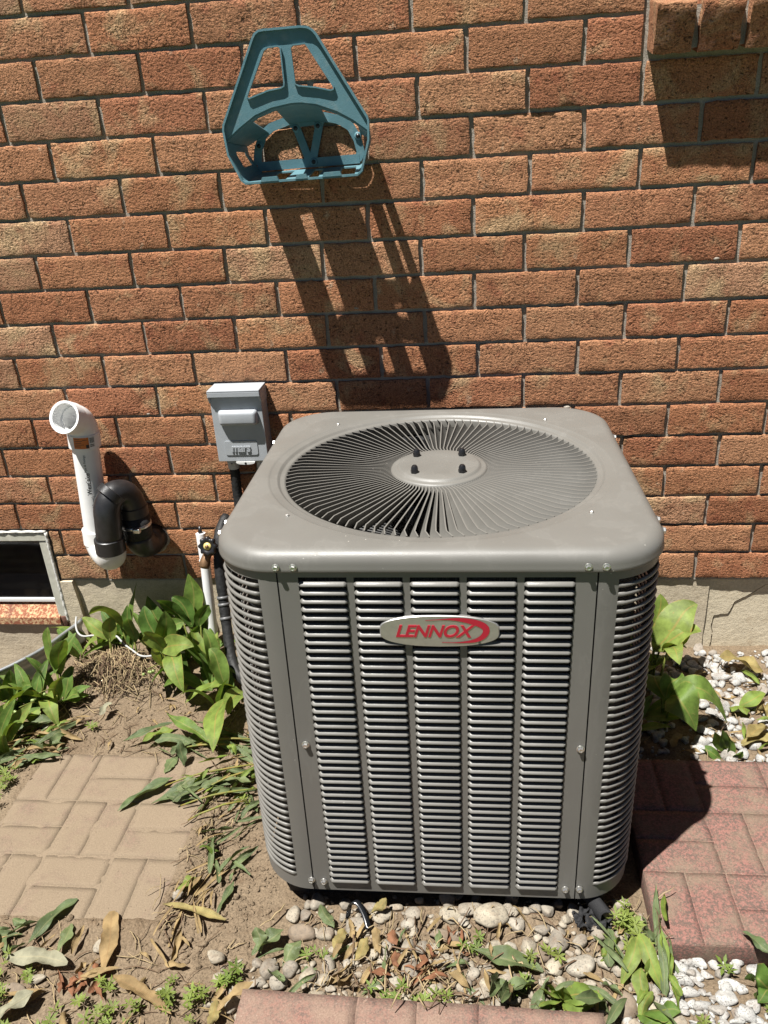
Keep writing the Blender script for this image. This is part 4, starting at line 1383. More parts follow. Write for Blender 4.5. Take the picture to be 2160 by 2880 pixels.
bo = badge_outline()
mb = MB()
n = len(bo)
vs, fs = [], []
for sc_, y in ((1.0, 0.0), (1.0, -0.0045), (0.985, -0.0062)):
    for x, z in bo:
        vs.append((BX + x * sc_, BY + 0.0063 + y, BZ + z * (sc_ if sc_ == 1 else 0.965)))
for i in range(2):
    for k in range(n):
        fs.append((i * n + k, i * n + (k + 1) % n, (i + 1) * n + (k + 1) % n, (i + 1) * n + k))
fs.append(tuple(range(2 * n, 3 * n)))
mb.add(vs, [tuple(reversed(f)) for f in fs])
badge = sharp(mb.build('badge', M_BADGE, ac, True), 30)
tv, tf = text_mesh('LENNOX', 0.0305, 0.30, 0.0007, 0.98, 0.0004, 0.95)
mk('lettering', [(BX - 0.0105 + x, BY + 0.0001 - 0.0004 - z, BZ - 0.0006 + y) for x, y, z in tv], tf, M_RED, badge, False)
# swoosh: a crescent from above the lettering round the right end to below it
vs, fs = [], []
N_ = 40
P0 = [(-0.021, 0.0205), (0.030, 0.0245), (0.071, 0.013), (0.0745, -0.0025), (0.060, -0.0165), (0.030, -0.0205), (0.004, -0.0198)]
cen = smooth_path([(x, 0, z) for x, z in P0], N_, 3)
for i, p in enumerate(cen):
    t = (cen[min(i + 1, N_ - 1)] - cen[max(i - 1, 0)]).normalized()
    nn = Vector((t.z, 0, -t.x))
    u = i / (N_ - 1)
    wd = 0.0005 + 0.0050 * max(0, math.sin(math.pi * min(1, max(0, (u - 0.05) / 0.9)))) ** 2.2
    for s in (-1, 1):
        q = p + nn * wd * s
        vs.append((BX + q.x, BY - 0.0006, BZ + q.z))
for i in range(N_ - 1):
    fs.append((2 * i, 2 * i + 1, 2 * i + 3, 2 * i + 2))
mk('swoosh', vs, fs, M_RED, badge, False)
tv, tf = text_mesh('R', 0.0032)
mk('trade_mark', [(BX + 0.063 + x, BY - 0.0006, BZ - 0.0205 + y) for x, y, z in tv], tf, M_BADGELINE, badge, False)
mb = MB()
mb.lathe([(0.0021, 0.0), (0.0021, 0.0003), (0.0017, 0.0003), (0.0017, 0.0)], (BX + 0.063, BY - 0.0003, BZ - 0.0205), (0, -1, 0), 20, False)
mb.build('trade_mark', M_BADGELINE, badge, False)

# ------------------------------------------------------------------ blue hose hanger
hg = thing('hose_hanger', 'faded blue plastic hose hanger screwed to the brick wall', 'hose hanger', (-0.30, 0.0, 1.28))
PF = -0.14


def plate_hole(mb, outer, holes, y0, y1):
    bm = bmesh.new()
    loops = []
    eds = []
    for poly in [outer] + holes:
        lo = [bm.verts.new((x, y0, z)) for x, z in poly]
        for i in range(len(lo)):
            eds.append(bm.edges.new((lo[i], lo[(i + 1) % len(lo)])))
        loops.append(lo)
    bmesh.ops.triangle_fill(bm, use_beauty=True, use_dissolve=False, edges=eds)
    faces = list(bm.faces)
    res = bmesh.ops.extrude_face_region(bm, geom=faces)
    for g in res['geom']:
        if isinstance(g, bmesh.types.BMVert):
            g.co.y = y1
    bmesh.ops.recalc_face_normals(bm, faces=bm.faces)
    mb.bm(bm)


def rim(mb, poly, y0, y1, wd, closed=True):
    """raised lip following an outline in x,z"""
    n = len(poly)
    vs, fs = [], []
    cx = sum(p[0] for p in poly) / n
    cz = sum(p[1] for p in poly) / n
    for i in range(n):
        a = Vector(poly[(i - 1) % n] if closed or i > 0 else poly[i])
        b = Vector(poly[(i + 1) % n] if closed or i < n - 1 else poly[i])
        t = (b - a).normalized()
        nn = Vector((t.y, -t.x))
        p = Vector(poly[i])
        for s, y in ((-1, y1), (-1, y0), (1, y0), (1, y1)):
            q = p + nn * wd * 0.5 * s
            vs.append((q.x, y, q.y))
    m = n if closed else n - 1
    for i in range(m):
        j = (i + 1) % n
        for k in range(4):
            fs.append((i * 4 + k, i * 4 + (k + 1) % 4, j * 4 + (k + 1) % 4, j * 4 + k))
    if not closed:
        fs += [(0, 3, 2, 1), ((n - 1) * 4, (n - 1) * 4 + 1, (n - 1) * 4 + 2, (n - 1) * 4 + 3)]
    mb.add(vs, fs)


def dens(poly, n, closed=False):
    p = [(x, z, 0) for x, z in poly]
    if closed:
        p.append(p[0])
    return [(q.x, q.y) for q in resample(p, n)]


mb = MB()
plate_hole(mb, HANGER['plate'], [HANGER['winL'], HANGER['winR']], PF, PF + 0.004)
fp = sharp(mb.build('front_plate', M_HANG, hg, False), 30)
mb = MB()
rim(mb, HANGER['outer'], PF - 0.007, PF + 0.004, 0.0042)
mb.build('outer_rim', M_HANG, hg, False)
for k in ('winL', 'winR'):
    mb = MB()
    rim(mb, HANGER[k], PF - 0.005, PF + 0.001, 0.0028)
    mb.build('window_rim', M_HANG, fp, False)
# saddle: the arch carried back to the wall plate, with openings
arch = dens(HANGER['arch'], 81)
side_l = [(-0.4425, 1.352), (-0.4385, 1.344), (-0.4335, 1.330), (-0.425, 1.312), (-0.412, 1.292)]
bk = dens(HANGER['back'], 41)


def back_pt(p):
    # the saddle narrows a little towards the wall
    return (-0.304 + (p[0] + 0.304) * 0.92, 1.335 + (p[1] - 1.335) * 0.68)


def strip(mb, pts, y0, y1, th=0.0032, cut=None, rows=8):
    """ruled shell between the front outline and the back one"""
    n = len(pts)
    up = []
    for i in range(n):
        a = Vector(pts[max(0, i - 1)])
        b = Vector(pts[min(n - 1, i + 1)])
        t = (b - a).normalized()
        up.append(Vector((-t.y, t.x)))
    vs = []
    for i in range(n):
        for j in range(rows + 1):
            v = j / rows
            f = Vector(pts[i])
            b = Vector(back_pt(pts[i]))
            q = f.lerp(b, v)
            vs.append((q.x, y0 + (y1 - y0) * v, q.y))
            q2 = q - up[i] * th
            vs.append((q2.x, y0 + (y1 - y0) * v, q2.y))
    fs = []
    R1 = (rows + 1) * 2
    keep = lambda i, j: cut is None or not cut(i / (n - 1), (j + 0.5) / rows)
    for i in range(n - 1):
        for j in range(rows):
            if not keep(i + 0.5, j):
                continue
            a = i * R1 + j * 2
            fs.append((a, a + 2, a + R1 + 2, a + R1))
            fs.append((a + 1, a + R1 + 1, a + R1 + 3, a + 3))
            if i == 0 or not keep(i - 0.5, j):
                fs.append((a, a + 1, a + 3, a + 2))
            if i == n - 2 or not keep(i + 1.5, j):
                b = a + R1
                fs.append((b, b + 2, b + 3, b + 1))
            if j == 0 or not keep(i + 0.5, j - 1):
                fs.append((a, a + R1, a + R1 + 1, a + 1))
            if j == rows - 1 or not keep(i + 0.5, j + 1):
                fs.append((a + 2, a + 3, a + R1 + 3, a + R1 + 2))
    mb.add(vs, fs)


def saddle_cut(u, v):
    if v > 0.10:
        if 0.20 < u < 0.37 or 0.66 < u < 0.92:
            return True
    return False


mb = MB()
strip(mb, arch, PF + 0.003, -0.012, cut=saddle_cut)
mb.build('saddle', M_HANG, hg, False)
ox = HANGER['outer']
left = dens([arch[0], ox[16], ox[15], ox[14], ox[13]], 21)
rightp = dens([ox[12], ox[11], ox[10], arch[-1]], 21)
mb = MB()
strip(mb, left, PF + 0.003, -0.012, cut=lambda u, v: 0.45 < u < 0.76 and 0.42 < v < 0.82)
mb.build('side_wall', M_HANG, hg, False)
mb = MB()
strip(mb, rightp, PF + 0.003, -0.012, cut=lambda u, v: 0.30 < u < 0.55 and 0.5 < v < 0.82)
mb.build('side_wall', M_HANG, hg, False)
# slotted bottom shelf
mb = MB()
botp = dens([ox[13], ox[12]], 65)


def shelf_cut(u, v):
    if v < 0.10 or v > 0.91:
        return False
    return 0.19 < u < 0.34 or 0.55 < u < 0.64 or 0.83 < u < 0.97


strip(mb, botp, PF + 0.003, -0.012, cut=shelf_cut, rows=10)
mb.build('bottom_shelf', M_HANG, hg, False)
for a, b in ((0.14, 0.30), (0.45, 0.56), (0.69, 0.86)):
    p0 = Vector(botp[0]).lerp(Vector(botp[-1]), a)
    p1 = Vector(botp[0]).lerp(Vector(botp[-1]), b)
    mb = MB()
    plate(mb, [(p0.x, p0.y + 0.001), (p1.x, p1.y + 0.001), (p1.x - 0.003, p1.y + 0.0095), (p0.x + 0.004, p0.y + 0.0095)], PF - 0.0085, PF + 0.002)
    mb.build('front_tooth', M_HANG, hg, False)


def bandp(pts, wd, y0, y1, closed=False):
    mb = MB()
    rim(mb, pts, y0, y1, wd, closed)
    return mb


bandp(dens(HANGER['back'], 40), 0.018, -0.012, -0.006).build('back_arch', M_HANG, hg, False)
bandp(dens(HANGER['backbar'], 6), 0.019, -0.0125, -0.0055).build('back_bar', M_HANG, hg, False)
bandp(HANGER['armL'], 0.017, -0.013, -0.007).build('back_arm', M_HANG, hg, False)
bandp(HANGER['armR'], 0.017, -0.0135, -0.0075).build('back_arm', M_HANG, hg, False)
bandp(HANGER['top'], 0.022, -0.014, -0.008).build('back_bridge', M_HANG, hg, False)
for x, z in HANGER['screws']:
    mb = MB()
    mb.lathe([(0.0085, 0.0), (0.0085, 0.003), (0.006, 0.004), (0.0, 0.004)], (x, -0.012, z), (0, -1, 0), 20, False)
    b_ = mb.build('screw_boss', M_HANG, hg)
    mb = MB()
    mb.lathe([(0.0048, 0.0035), (0.0048, 0.0046), (0.0, 0.0048)], (x, -0.012, z), (0, -1, 0), 16, False)
    mb.build('screw', M_NUT, b_)

# ------------------------------------------------------------------ electrical disconnect box
bx = thing('disconnect_box', 'grey electrical disconnect box with hooded lid mounted on the brick wall', 'electrical box', (-0.53, 0.0, 0.615))
X0, X1, ZB_, ZT_ = -0.597, -0.463, 0.615, 0.808
mb = MB()
mb.box(X0 + 0.003, X1 - 0.001, -0.054, 0.0, ZB_ + 0.004, ZT_ - 0.006, 0.002)
mb.build('back_box', M_BOX, bx, False)
mb = MB()
mb.box(X0 + 0.0015, X1 - 0.0005, -0.0605, -0.0545, ZB_, ZT_ - 0.012, 0.0015)
cover = mb.build('cover', M_BOX, bx, False)
mb = MB()
# hood: top, front lip, cheeks
mb.box(X0, X1, -0.072, -0.001, ZT_ - 0.004, ZT_, 0.0012)
mb.box(X0, X1, -0.072, -0.0695, ZT_ - 0.0165, ZT_ - 0.0042, 0.0008)
for xx in (X0, X1 - 0.002):
    bm = bmesh.new()
    pr = [(-0.0693, ZT_ - 0.0042), (-0.0693, ZT_ - 0.018), (-0.060, ZT_ - 0.035), (-0.045, ZT_ - 0.040), (-0.004, ZT_ - 0.040), (-0.004, ZT_ - 0.0042)]
    a = [bm.verts.new((xx - 0.0008, y, z)) for y, z in pr]
    b = [bm.verts.new((xx + 0.0028, y, z)) for y, z in pr]
    bm.faces.new(a)
    bm.faces.new(list(reversed(b)))
    for i in range(6):
        bm.faces.new((a[i], b[i], b[(i + 1) % 6], a[(i + 1) % 6]))
    bmesh.ops.recalc_face_normals(bm, faces=bm.faces)
    mb.bm(bm)
mb.build('hood', M_BOX, bx, False)
mb = MB()
bm = bmesh.new()
bmesh.ops.create_cube(bm, size=1.0)
for v in bm.verts:
    k = 0.90 if v.co.y < 0 else 1.0
    v.co = Vector((-0.5265 + v.co.x * 0.105 * k, -0.0685 + v.co.y * 0.019, 0.7360 + v.co.z * 0.044 * (0.80 if v.co.y < 0 else 1.0)))
bmesh.ops.bevel(bm, geom=list(bm.edges), offset=0.008, segments=5, affect='EDGES', profile=0.5)
mb.bm(bm)
mb.build('pull_handle', M_BOX, bx)
# raised name plate
mb = MB()
bm = bmesh.new()
bmesh.ops.create_cube(bm, size=1.0)
for v in bm.verts:
    v.co = Vector((-0.5305 + v.co.x * 0.0865, -0.0612 + v.co.y * 0.0022, 0.6525 + v.co.z * 0.0385))
ed = [e for e in bm.edges if abs(e.verts[0].co.y - e.verts[1].co.y) > 0.001]
bmesh.ops.bevel(bm, geom=ed, offset=0.006, segments=4, affect='EDGES', profile=0.5)
mb.bm(bm)
np_ = mb.build('name_plate', M_BOX, cover, False)
tv, tf = text_mesh('mars', 0.030, 0.12, 0.0008, 0.92, 0.0020, 0.90)
mk('lettering', [(-0.5315 + x, -0.0629 - z, 0.6525 + y) for x, y, z in tv], tf, M_BOX, np_, False)
mb = MB()
pts = []
for i in range(17):
    a = math.pi * i / 16
    pts.append((-0.524 + 0.025 * math.cos(a), 0.6145 - 0.0075 * math.sin(a) ** 0.6))
plate(mb, pts, -0.0640, -0.0606)
tabp = mb.build('lock_tab', M_LABELW, cover, False)
mb = MB()
mb.lathe([(0.003, 0.0), (0.003, 0.0005), (0.0, 0.0005)], (-0.524, -0.0640, 0.6108), (0, -1, 0), 12, False)
mb.build('hole', M_NUT, tabp, False)
for i, xc in enumerate((-0.566, -0.487)):
    mb = MB()
    mb.lathe([(0.0165, 0.0), (0.0165, -0.012), (0.0155, -0.014), (0.0155, -0.028), (0.012, -0.031)], (xc, -0.034, 0.6155), (0, 0, 1), 24)
    sharp(mb.build('conduit_fitting', M_BOXW, bx), 40)
    mb = MB()
    mb.lathe([(0.0025, 0.0), (0.0025, 0.004), (0.0, 0.005)], (xc + 0.0, -0.05, 0.604), (0, -1, 0), 8, False)
    mb.build('fitting_screw', M_ZINC, bx)

for nm, lab, pts in (
    ('conduit', 'black flexible conduit running down from the grey electrical box', [(-0.566, -0.034, 0.588), (-0.566, -0.034, 0.56), (-0.567, -0.036, 0.50), (-0.560, -0.06, 0.42), (-0.53, -0.12, 0.36), (-0.47, -0.20, 0.33), (-0.40, -0.25, 0.32)]),
    ('conduit', 'short light conduit behind the air conditioner corner below the grey box', [(-0.487, -0.034, 0.588), (-0.487, -0.034, 0.54), (-0.482, -0.02, 0.50), (-0.48, 0.004, 0.48)])):
    p = smooth_path(pts, 90, 3)
    mb = MB()
    mb.tube(p, [0.0125 + (0.0012 if i % 2 else 0.0) for i in range(90)], 14)
    tag(mb.build(nm, M_RUBBER if 'black' in lab else M_BOXW), lab, 'conduit')

# ------------------------------------------------------------------ white and black drain trap
dp = thing('drain_trap', 'white plastic pipe with open elbow joined to a black drain trap on the wall', 'drain pipe', (-0.94, 0.0, 0.38))
PR = 0.0345
A0 = Vector((-0.972, -0.066, 0.375))
A1 = Vector((-0.9485, -0.064, 0.672))
ax = (A1 - A0).normalized()
mb = MB()
mb.tube([A0 + ax * (A1 - A0).length * t for t in (0, 0.25, 0.5, 0.75, 1.0)], PR, 32)
pipe = sharp(mb.build('white_pipe', M_PVC, dp), 40)
# hub and elbow at the top, mouth opening towards the viewer's left
hub_a = A1 - ax * 0.004
od = Vector((-0.12, -0.88, 0.42)).normalized()


def elbow_path(p0, d0, d1, rad, n=10):
    """arc tangent to d0 then to d1"""
    d0 = d0.normalized()
    d1 = d1.normalized()
    ang = d0.angle(d1)
    side = (d1 - d0 * d0.dot(d1)).normalized()
    c = p0 + side * rad
    return [c - side * rad * math.cos(ang * i / n) + d0 * rad * math.sin(ang * i / n) for i in range(n + 1)]


def pipe_shell(mb, pts, r_out, r_in, n=32):
    """open ended pipe with wall thickness: out, round the lip, and back in"""
    if not isinstance(r_out, (list, tuple)):
        r_out = [r_out] * len(pts)
    if not isinstance(r_in, (list, tuple)):
        r_in = [r_in] * len(pts)
    mb.tube(pts, list(r_out), n, False)
    b1 = len(mb.v) - n
    mb.tube(list(reversed(pts)), list(reversed(r_in)), n, False)


hp = [hub_a, hub_a + ax * 0.040]
arc = elbow_path(hp[-1], ax, od, 0.046, 12)
endp = arc[-1] + od * 0.012
full_p = [hp[0], hp[0] + ax * 0.001, hp[1] - ax * 0.002] + arc + [endp, endp + od * 0.002, endp + od * 0.032]
ro = [0.0395, 0.041, 0.041] + [0.0385] * len(arc) + [0.0385, 0.0415, 0.0418]
# one closed surface: outside, lip, inside, ending on an inner wall
path2 = full_p + [full_p[-1] + od * 0.0004, full_p[-1] - od * 0.002, full_p[-1] - od * 0.036, endp - od * 0.004] + list(reversed(arc))
rad2 = ro + [0.0405, 0.0352, 0.0346, 0.0300] + [0.0295] * len(arc)


def tube_frames(mb, pts, rad, tang, n=32):
    vs = []
    a = tang[0].orthogonal().normalized()
    for p, r, t in zip(pts, rad, tang):
        a = (a - t * a.dot(t)).normalized()
        b = t.cross(a)
        for k in range(n):
            th = 2 * math.pi * k / n
            vs.append(p + (a * math.cos(th) + b * math.sin(th)) * r)
    fs = []
    for i in range(len(pts) - 1):
        for k in range(n):
            fs.append((i * n + k, i * n + (k + 1) % n, (i + 1) * n + (k + 1) % n, (i + 1) * n + k))
    fs.append(tuple(reversed(range(n))))
    fs.append(tuple(range((len(pts) - 1) * n, len(pts) * n)))
    mb.add(vs, fs)


tang = []
d0, d1 = ax, od
arc_t = []
for i in range(len(arc)):
    aa = arc[min(i + 1, len(arc) - 1)] - arc[max(i - 1, 0)]
    arc_t.append(aa.normalized())
tang = [ax] * 3 + arc_t + [od] * 3 + [od] * 4 + list(reversed(arc_t))
mb = MB()
tube_frames(mb, path2, rad2, tang)
elb = sharp(mb.build('open_elbow', M_PVC, dp), 45)


def on_cyl(u, v, base, axis, r, ref):
    """u across (metres of arc from ref direction), v along"""
    a = (ref - axis * ref.dot(axis)).normalized()
    b = axis.cross(a)
    th = u / r
    return base + axis * v + (a * math.cos(th) + b * math.sin(th)) * r


front = Vector((0.45, -0.9, 0))
mb = MB()


def patch(mb, u0, u1, v0, v1, base, axis, r, ref, n=10):
    vs, fs = [], []
    for i in range(n + 1):
        u = u0 + (u1 - u0) * i / n
        vs += [on_cyl(u, v0, base, axis, r, ref), on_cyl(u, v1, base, axis, r, ref)]
    for i in range(n):
        fs.append((2 * i, 2 * i + 2, 2 * i + 3, 2 * i + 1))
    mb.add(vs, fs)


patch(mb, -0.029, 0.010, 0.006, 0.036, hub_a, ax, 0.0414, front)
stk = mb.build('orange_sticker', M_ORANGE, elb)
mb = MB()
patch(mb, 0.0105, 0.026, 0.008, 0.036, hub_a, ax, 0.0414, front)
mb.build('barcode_sticker', M_LABELW, elb)
mb = MB()
for i in range(9):
    u = 0.0120 + 0.0014 * i
    patch(mb, u, u + (0.0008 if i % 3 else 0.0004), 0.020, 0.034, hub_a, ax, 0.0417, front, 1)
for i in range(2):
    patch(mb, 0.0125, 0.0235, 0.010 + 0.004 * i, 0.012 + 0.004 * i, hub_a, ax, 0.0417, front, 2)
patch(mb, 0.002, 0.0095, 0.0075, 0.0165, hub_a, ax, 0.0417, front, 2)
for (u0, u1, v) in ((-0.027, -0.012, 0.0315), (-0.027, -0.006, 0.0265), (-0.027, -0.009, 0.0215), (-0.027, -0.003, 0.0165), (-0.006, 0.006, 0.0290), (-0.027, -0.010, 0.0115)):
    patch(mb, u0, u1, v, v + 0.0014, hub_a, ax, 0.0417, front, 3)
mb.build('sticker_print', M_INK, elb)
# print running up the pipe
def pipe_text(body, size, v0, u0, bold=0.0, sx=1.0):
    tv, tf = text_mesh(body, size, 0, bold, sx)
    x0 = min(p[0] for p in tv)
    vs = [on_cyl(u0 - p[1], v0 + (p[0] - x0), A0, ax, PR + 0.0003, front) for p in tv]
    return mk('pipe_print', vs, tf, M_INK, pipe, False)


pipe_text('2"  (50mm)', 0.012, 0.108, 0.001)
pipe_text('Westlake', 0.0165, 0.166, -0.005, 0.0003)
pipe_text('Pipe & Fittings', 0.0085, 0.232, -0.008)
pipe_text('DWV', 0.008, 0.048, -0.001, 0.0004)
# lower white coupling and U bend to the front leg
B0 = Vector((-0.904, -0.138, 0.405))          # foot of the black leg
mb = MB()
mb.tube([A0 + ax * 0.010, A0 + ax * 0.011, A0 + ax * 0.052, A0 + ax * 0.053], [0.037, 0.0405, 0.0405, 0.037], 32)
sharp(mb.build('white_coupling', M_PVC, dp), 40)
b_ax = Vector((0.10, 0.02, 1.0)).normalized()
half_d = (B0 - A0)
half_d.z = 0
R_ = half_d.length / 2
dirh = half_d.normalized()
cU = (A0 + Vector((B0.x, B0.y, A0.z))) / 2
up_ = Vector((0, 0, 1))
pts = [A0 + ax * 0.012]
for i in range(17):
    a = math.pi * i / 16
    pts.append(Vector((cU.x, cU.y, 0.392)) - dirh * R_ * math.cos(a) - up_ * (R_ * 0.55) * math.sin(a))
pts.append(B0 + Vector((0, 0, 0.01)))
mb = MB()
mb.tube(pts, 0.0375, 28)
mb.build('lower_bend', M_PVCIN, dp)
# black leg, over-bend and rear leg
C0 = Vector((-0.850, -0.072, 0.455))
leg_top = Vector((-0.893, -0.137, 0.493))
pts = [B0 + Vector((0, 0, 0.004)), B0.lerp(leg_top, 0.5), leg_top]
d = Vector((C0.x - leg_top.x, C0.y - leg_top.y, 0))
RR = d.length / 2
dh = d.normalized()
cm = leg_top + dh * RR
for i in range(1, 18):
    a = math.pi * i / 18
    pts.append(cm - dh * RR * math.cos(a) + up_ * (RR * 1.45) * math.sin(a))
pts += [Vector((C0.x, C0.y, 0.49)), C0]
mb = MB()
mb.tube(pts, 0.0350, 30)
mb.build('black_bend', M_ABS, dp)
for p, q, r in ((B0 - Vector((0, 0, 0.012)), B0 + Vector((0.002, 0, 0.030)), 0.0392),
                (leg_top + Vector((0.008, 0.008, 0.055)), leg_top + Vector((0.021, 0.020, 0.068)), 0.0357),
                (Vector((C0.x, C0.y, 0.462)), Vector((C0.x, C0.y, 0.497)), 0.0385)):
    mb = MB()
    mb.tube([p, p.lerp(q, 0.04), p.lerp(q, 0.96), q], [r * 0.95, r, r, r * 0.95], 30)
    sharp(mb.build('black_hub', M_ABS, dp), 40)
# rubber coupling with clamp, then the elbow into the wall
mb = MB()
mb.tube([(C0.x, C0.y, 0.470), (C0.x, C0.y, 0.400)], 0.0388, 30)
rubber = mb.build('rubber_coupling', M_RUBBER, dp)
mb = MB()
mb.lathe([(0.0390, 0.438), (0.0405, 0.439), (0.0405, 0.446), (0.0390, 0.447)], (C0.x, C0.y, 0), n=30, caps=False)
mb.box(C0.x + 0.008, C0.x + 0.028, C0.y - 0.050, C0.y - 0.036, 0.436, 0.449, 0.002)
mb.build('hose_clamp', M_ZINC, rubber)
pts = elbow_path(Vector((C0.x, C0.y, 0.408)), Vector((0, 0, -1)), Vector((0.12, 1.0, 0.0)), 0.042, 10)
pts.append(pts[-1] + Vector((0.004, 0.034, 0)))
mb = MB()
mb.tube(pts, [0.0392] * 10 + [0.0415, 0.043], 30)
mb.build('wall_elbow', M_ABS, dp)
mb = MB()
pts = [(-0.842 + 0.047 * math.cos(2 * math.pi * i / 30) * (1 + 0.12 * nz(i * 0.5, 2)), 0.362 + 0.044 * math.sin(2 * math.pi * i / 30) * (1 + 0.12 * nz(i * 0.5, 8))) for i in range(30)]
plate(mb, pts, -0.005, 0.004)
mb.build('caulk_collar', M_MORTAR, dp)

# ------------------------------------------------------------------ tap, thin pipe, refrigerant line, wire
tp = thing('garden_tap', 'old brass garden tap with scalloped black wheel handle beside the white pipe', 'tap', (-0.64, 0.0, 0.39))
hc = Vector((-0.650, -0.098, 0.386))
had = Vector((-0.1, -1.0, 0.28)).normalized()
a = had.orthogonal().normalized()
b = had.cross(a)
vs, fs = [], []
n = 64
for h, k in ((-0.006, 0.90), (-0.006, 1.0), (0.004, 1.0), (0.007, 0.92), (0.006, 0.62), (0.003, 0.5), (0.003, 0.0)):
    for i in range(n):
        t = 2 * math.pi * i / n
        r = (0.0245 + 0.0026 * math.cos(8 * t)) * k if k > 0.7 else 0.0245 * k
        vs.append(hc + had * h + (a * math.cos(t) + b * math.sin(t)) * r)
for i in range(6):
    for k in range(n):
        fs.append((i * n + k, i * n + (k + 1) % n, (i + 1) * n + (k + 1) % n, (i + 1) * n + k))
hw = mk('wheel_handle', vs, fs, M_NUT, tp)
mb = MB()
mb.lathe([(0.0105, 0.0), (0.0105, 0.0048), (0.0, 0.005)], hc, had, 24, False)
mb.build('handle_disc', M_YEL, hw)
mb = MB()
mb.lathe([(0.0048, 0.0), (0.0048, 0.009), (0.002, 0.0105), (0.0, 0.0105)], hc, had, 8, False)
mb.build('handle_screw', M_BRASS, hw)
mb = MB()
mb.tube([hc - had * 0.005, hc - had * 0.03, hc - had * 0.05], [0.007, 0.010, 0.013], 16)
mb.tube(smooth_path([(-0.642, 0.004, 0.378), (-0.645, -0.03, 0.374), (-0.652, -0.062, 0.362), (-0.664, -0.085, 0.348), (-0.672, -0.095, 0.318)], 16), [0.012] * 12 + [0.013, 0.0145, 0.015, 0.0135], 16)
mb.build('tap_body', M_BRASS, tp)
mb = MB()
mb.lathe([(0.022, 0.0), (0.020, 0.004), (0.013, 0.006)], (-0.642, 0.002, 0.378), (0, -1, 0), 20, False)
mb.build('wall_flange', M_BRASS, tp)

tn = thing('thin_pipe', 'slim white plastic pipe standing against the foundation beside the tap', 'pipe', (-0.69, -0.05, 0.1))
mb = MB()
mb.tube([(-0.690, -0.032, 0.392), (-0.687, -0.042, 0.31)], 0.0135, 18)
mb.tube([(-0.687, -0.042, 0.306), (-0.690, -0.050, 0.20), (-0.694, -0.058, 0.06)], [0.0142, 0.0142, 0.0142], 18)
sharp(mb.build('tube', M_PVC, tn), 40)
mb = MB()
mb.tube([(-0.687, -0.042, 0.302), (-0.687, -0.042, 0.314)], 0.0155, 18)
sharp(mb.build('joint_ring', M_PVCIN, tn), 40)
mb = MB()
mb.tube([(-0.690, -0.032, 0.390), (-0.690, -0.032, 0.396), (-0.690, -0.03, 0.412)], [0.006, 0.006, 0.0035], 10)
mb.build('stopper', M_NUT, tn)

ls = thing('refrigerant_line', 'thick black insulated refrigerant line hanging beside the air conditioner', 'pipe', (-0.62, -0.1, 0.1))
p = smooth_path([(-0.62, 0.004, 0.425), (-0.630, -0.03, 0.410), (-0.634, -0.06, 0.375), (-0.634, -0.08, 0.323), (-0.629, -0.10, 0.274), (-0.624, -0.12, 0.212), (-0.612, -0.16, 0.137), (-0.597, -0.205, 0.080), (-0.56, -0.25, 0.055), (-0.48, -0.29, 0.06), (-0.38, -0.32, 0.09)], 70, 3)
mb = MB()
mb.tube(p, [0.0145 + 0.0028 * nz(i * 0.45, 3) for i in range(70)], 14)
mb.build('foam_sleeve', M_RUBBER, ls)
for z_, i in ((0, 24), (1, 26), (2, 30)):
    q = p[i]
    t = (p[i + 1] - p[i]).normalized()
    mb = MB()
    mb.tube([q - t * 0.004, q + t * 0.004], 0.0168, 14)
    mb.build('tape_band', simple('grey tape', (0.10, 0.10, 0.10), 0.45) if z_ == 0 else bpy.data.materials['grey tape'], ls)

mb = MB()
p = smooth_path([(-1.117, -0.03, 0.115), (-1.108, -0.06, 0.104), (-1.092, -0.086, 0.095), (-1.07, -0.099, 0.09), (-1.037, -0.095, 0.095), (-0.981, -0.11, 0.095), (-0.967, -0.10, 0.1), (-0.936, -0.13, 0.09), (-0.892, -0.165, 0.09), (-0.857, -0.19, 0.085), (-0.80, -0.185, 0.095), (-0.74, -0.17, 0.09)], 60, 3)
mb.tube(p, 0.0028, 8)
tag(mb.build('cable', simple('grey cable', (0.32, 0.32, 0.31), 0.5)), 'thin grey cable trailing over the plants beside the window well', 'cable')

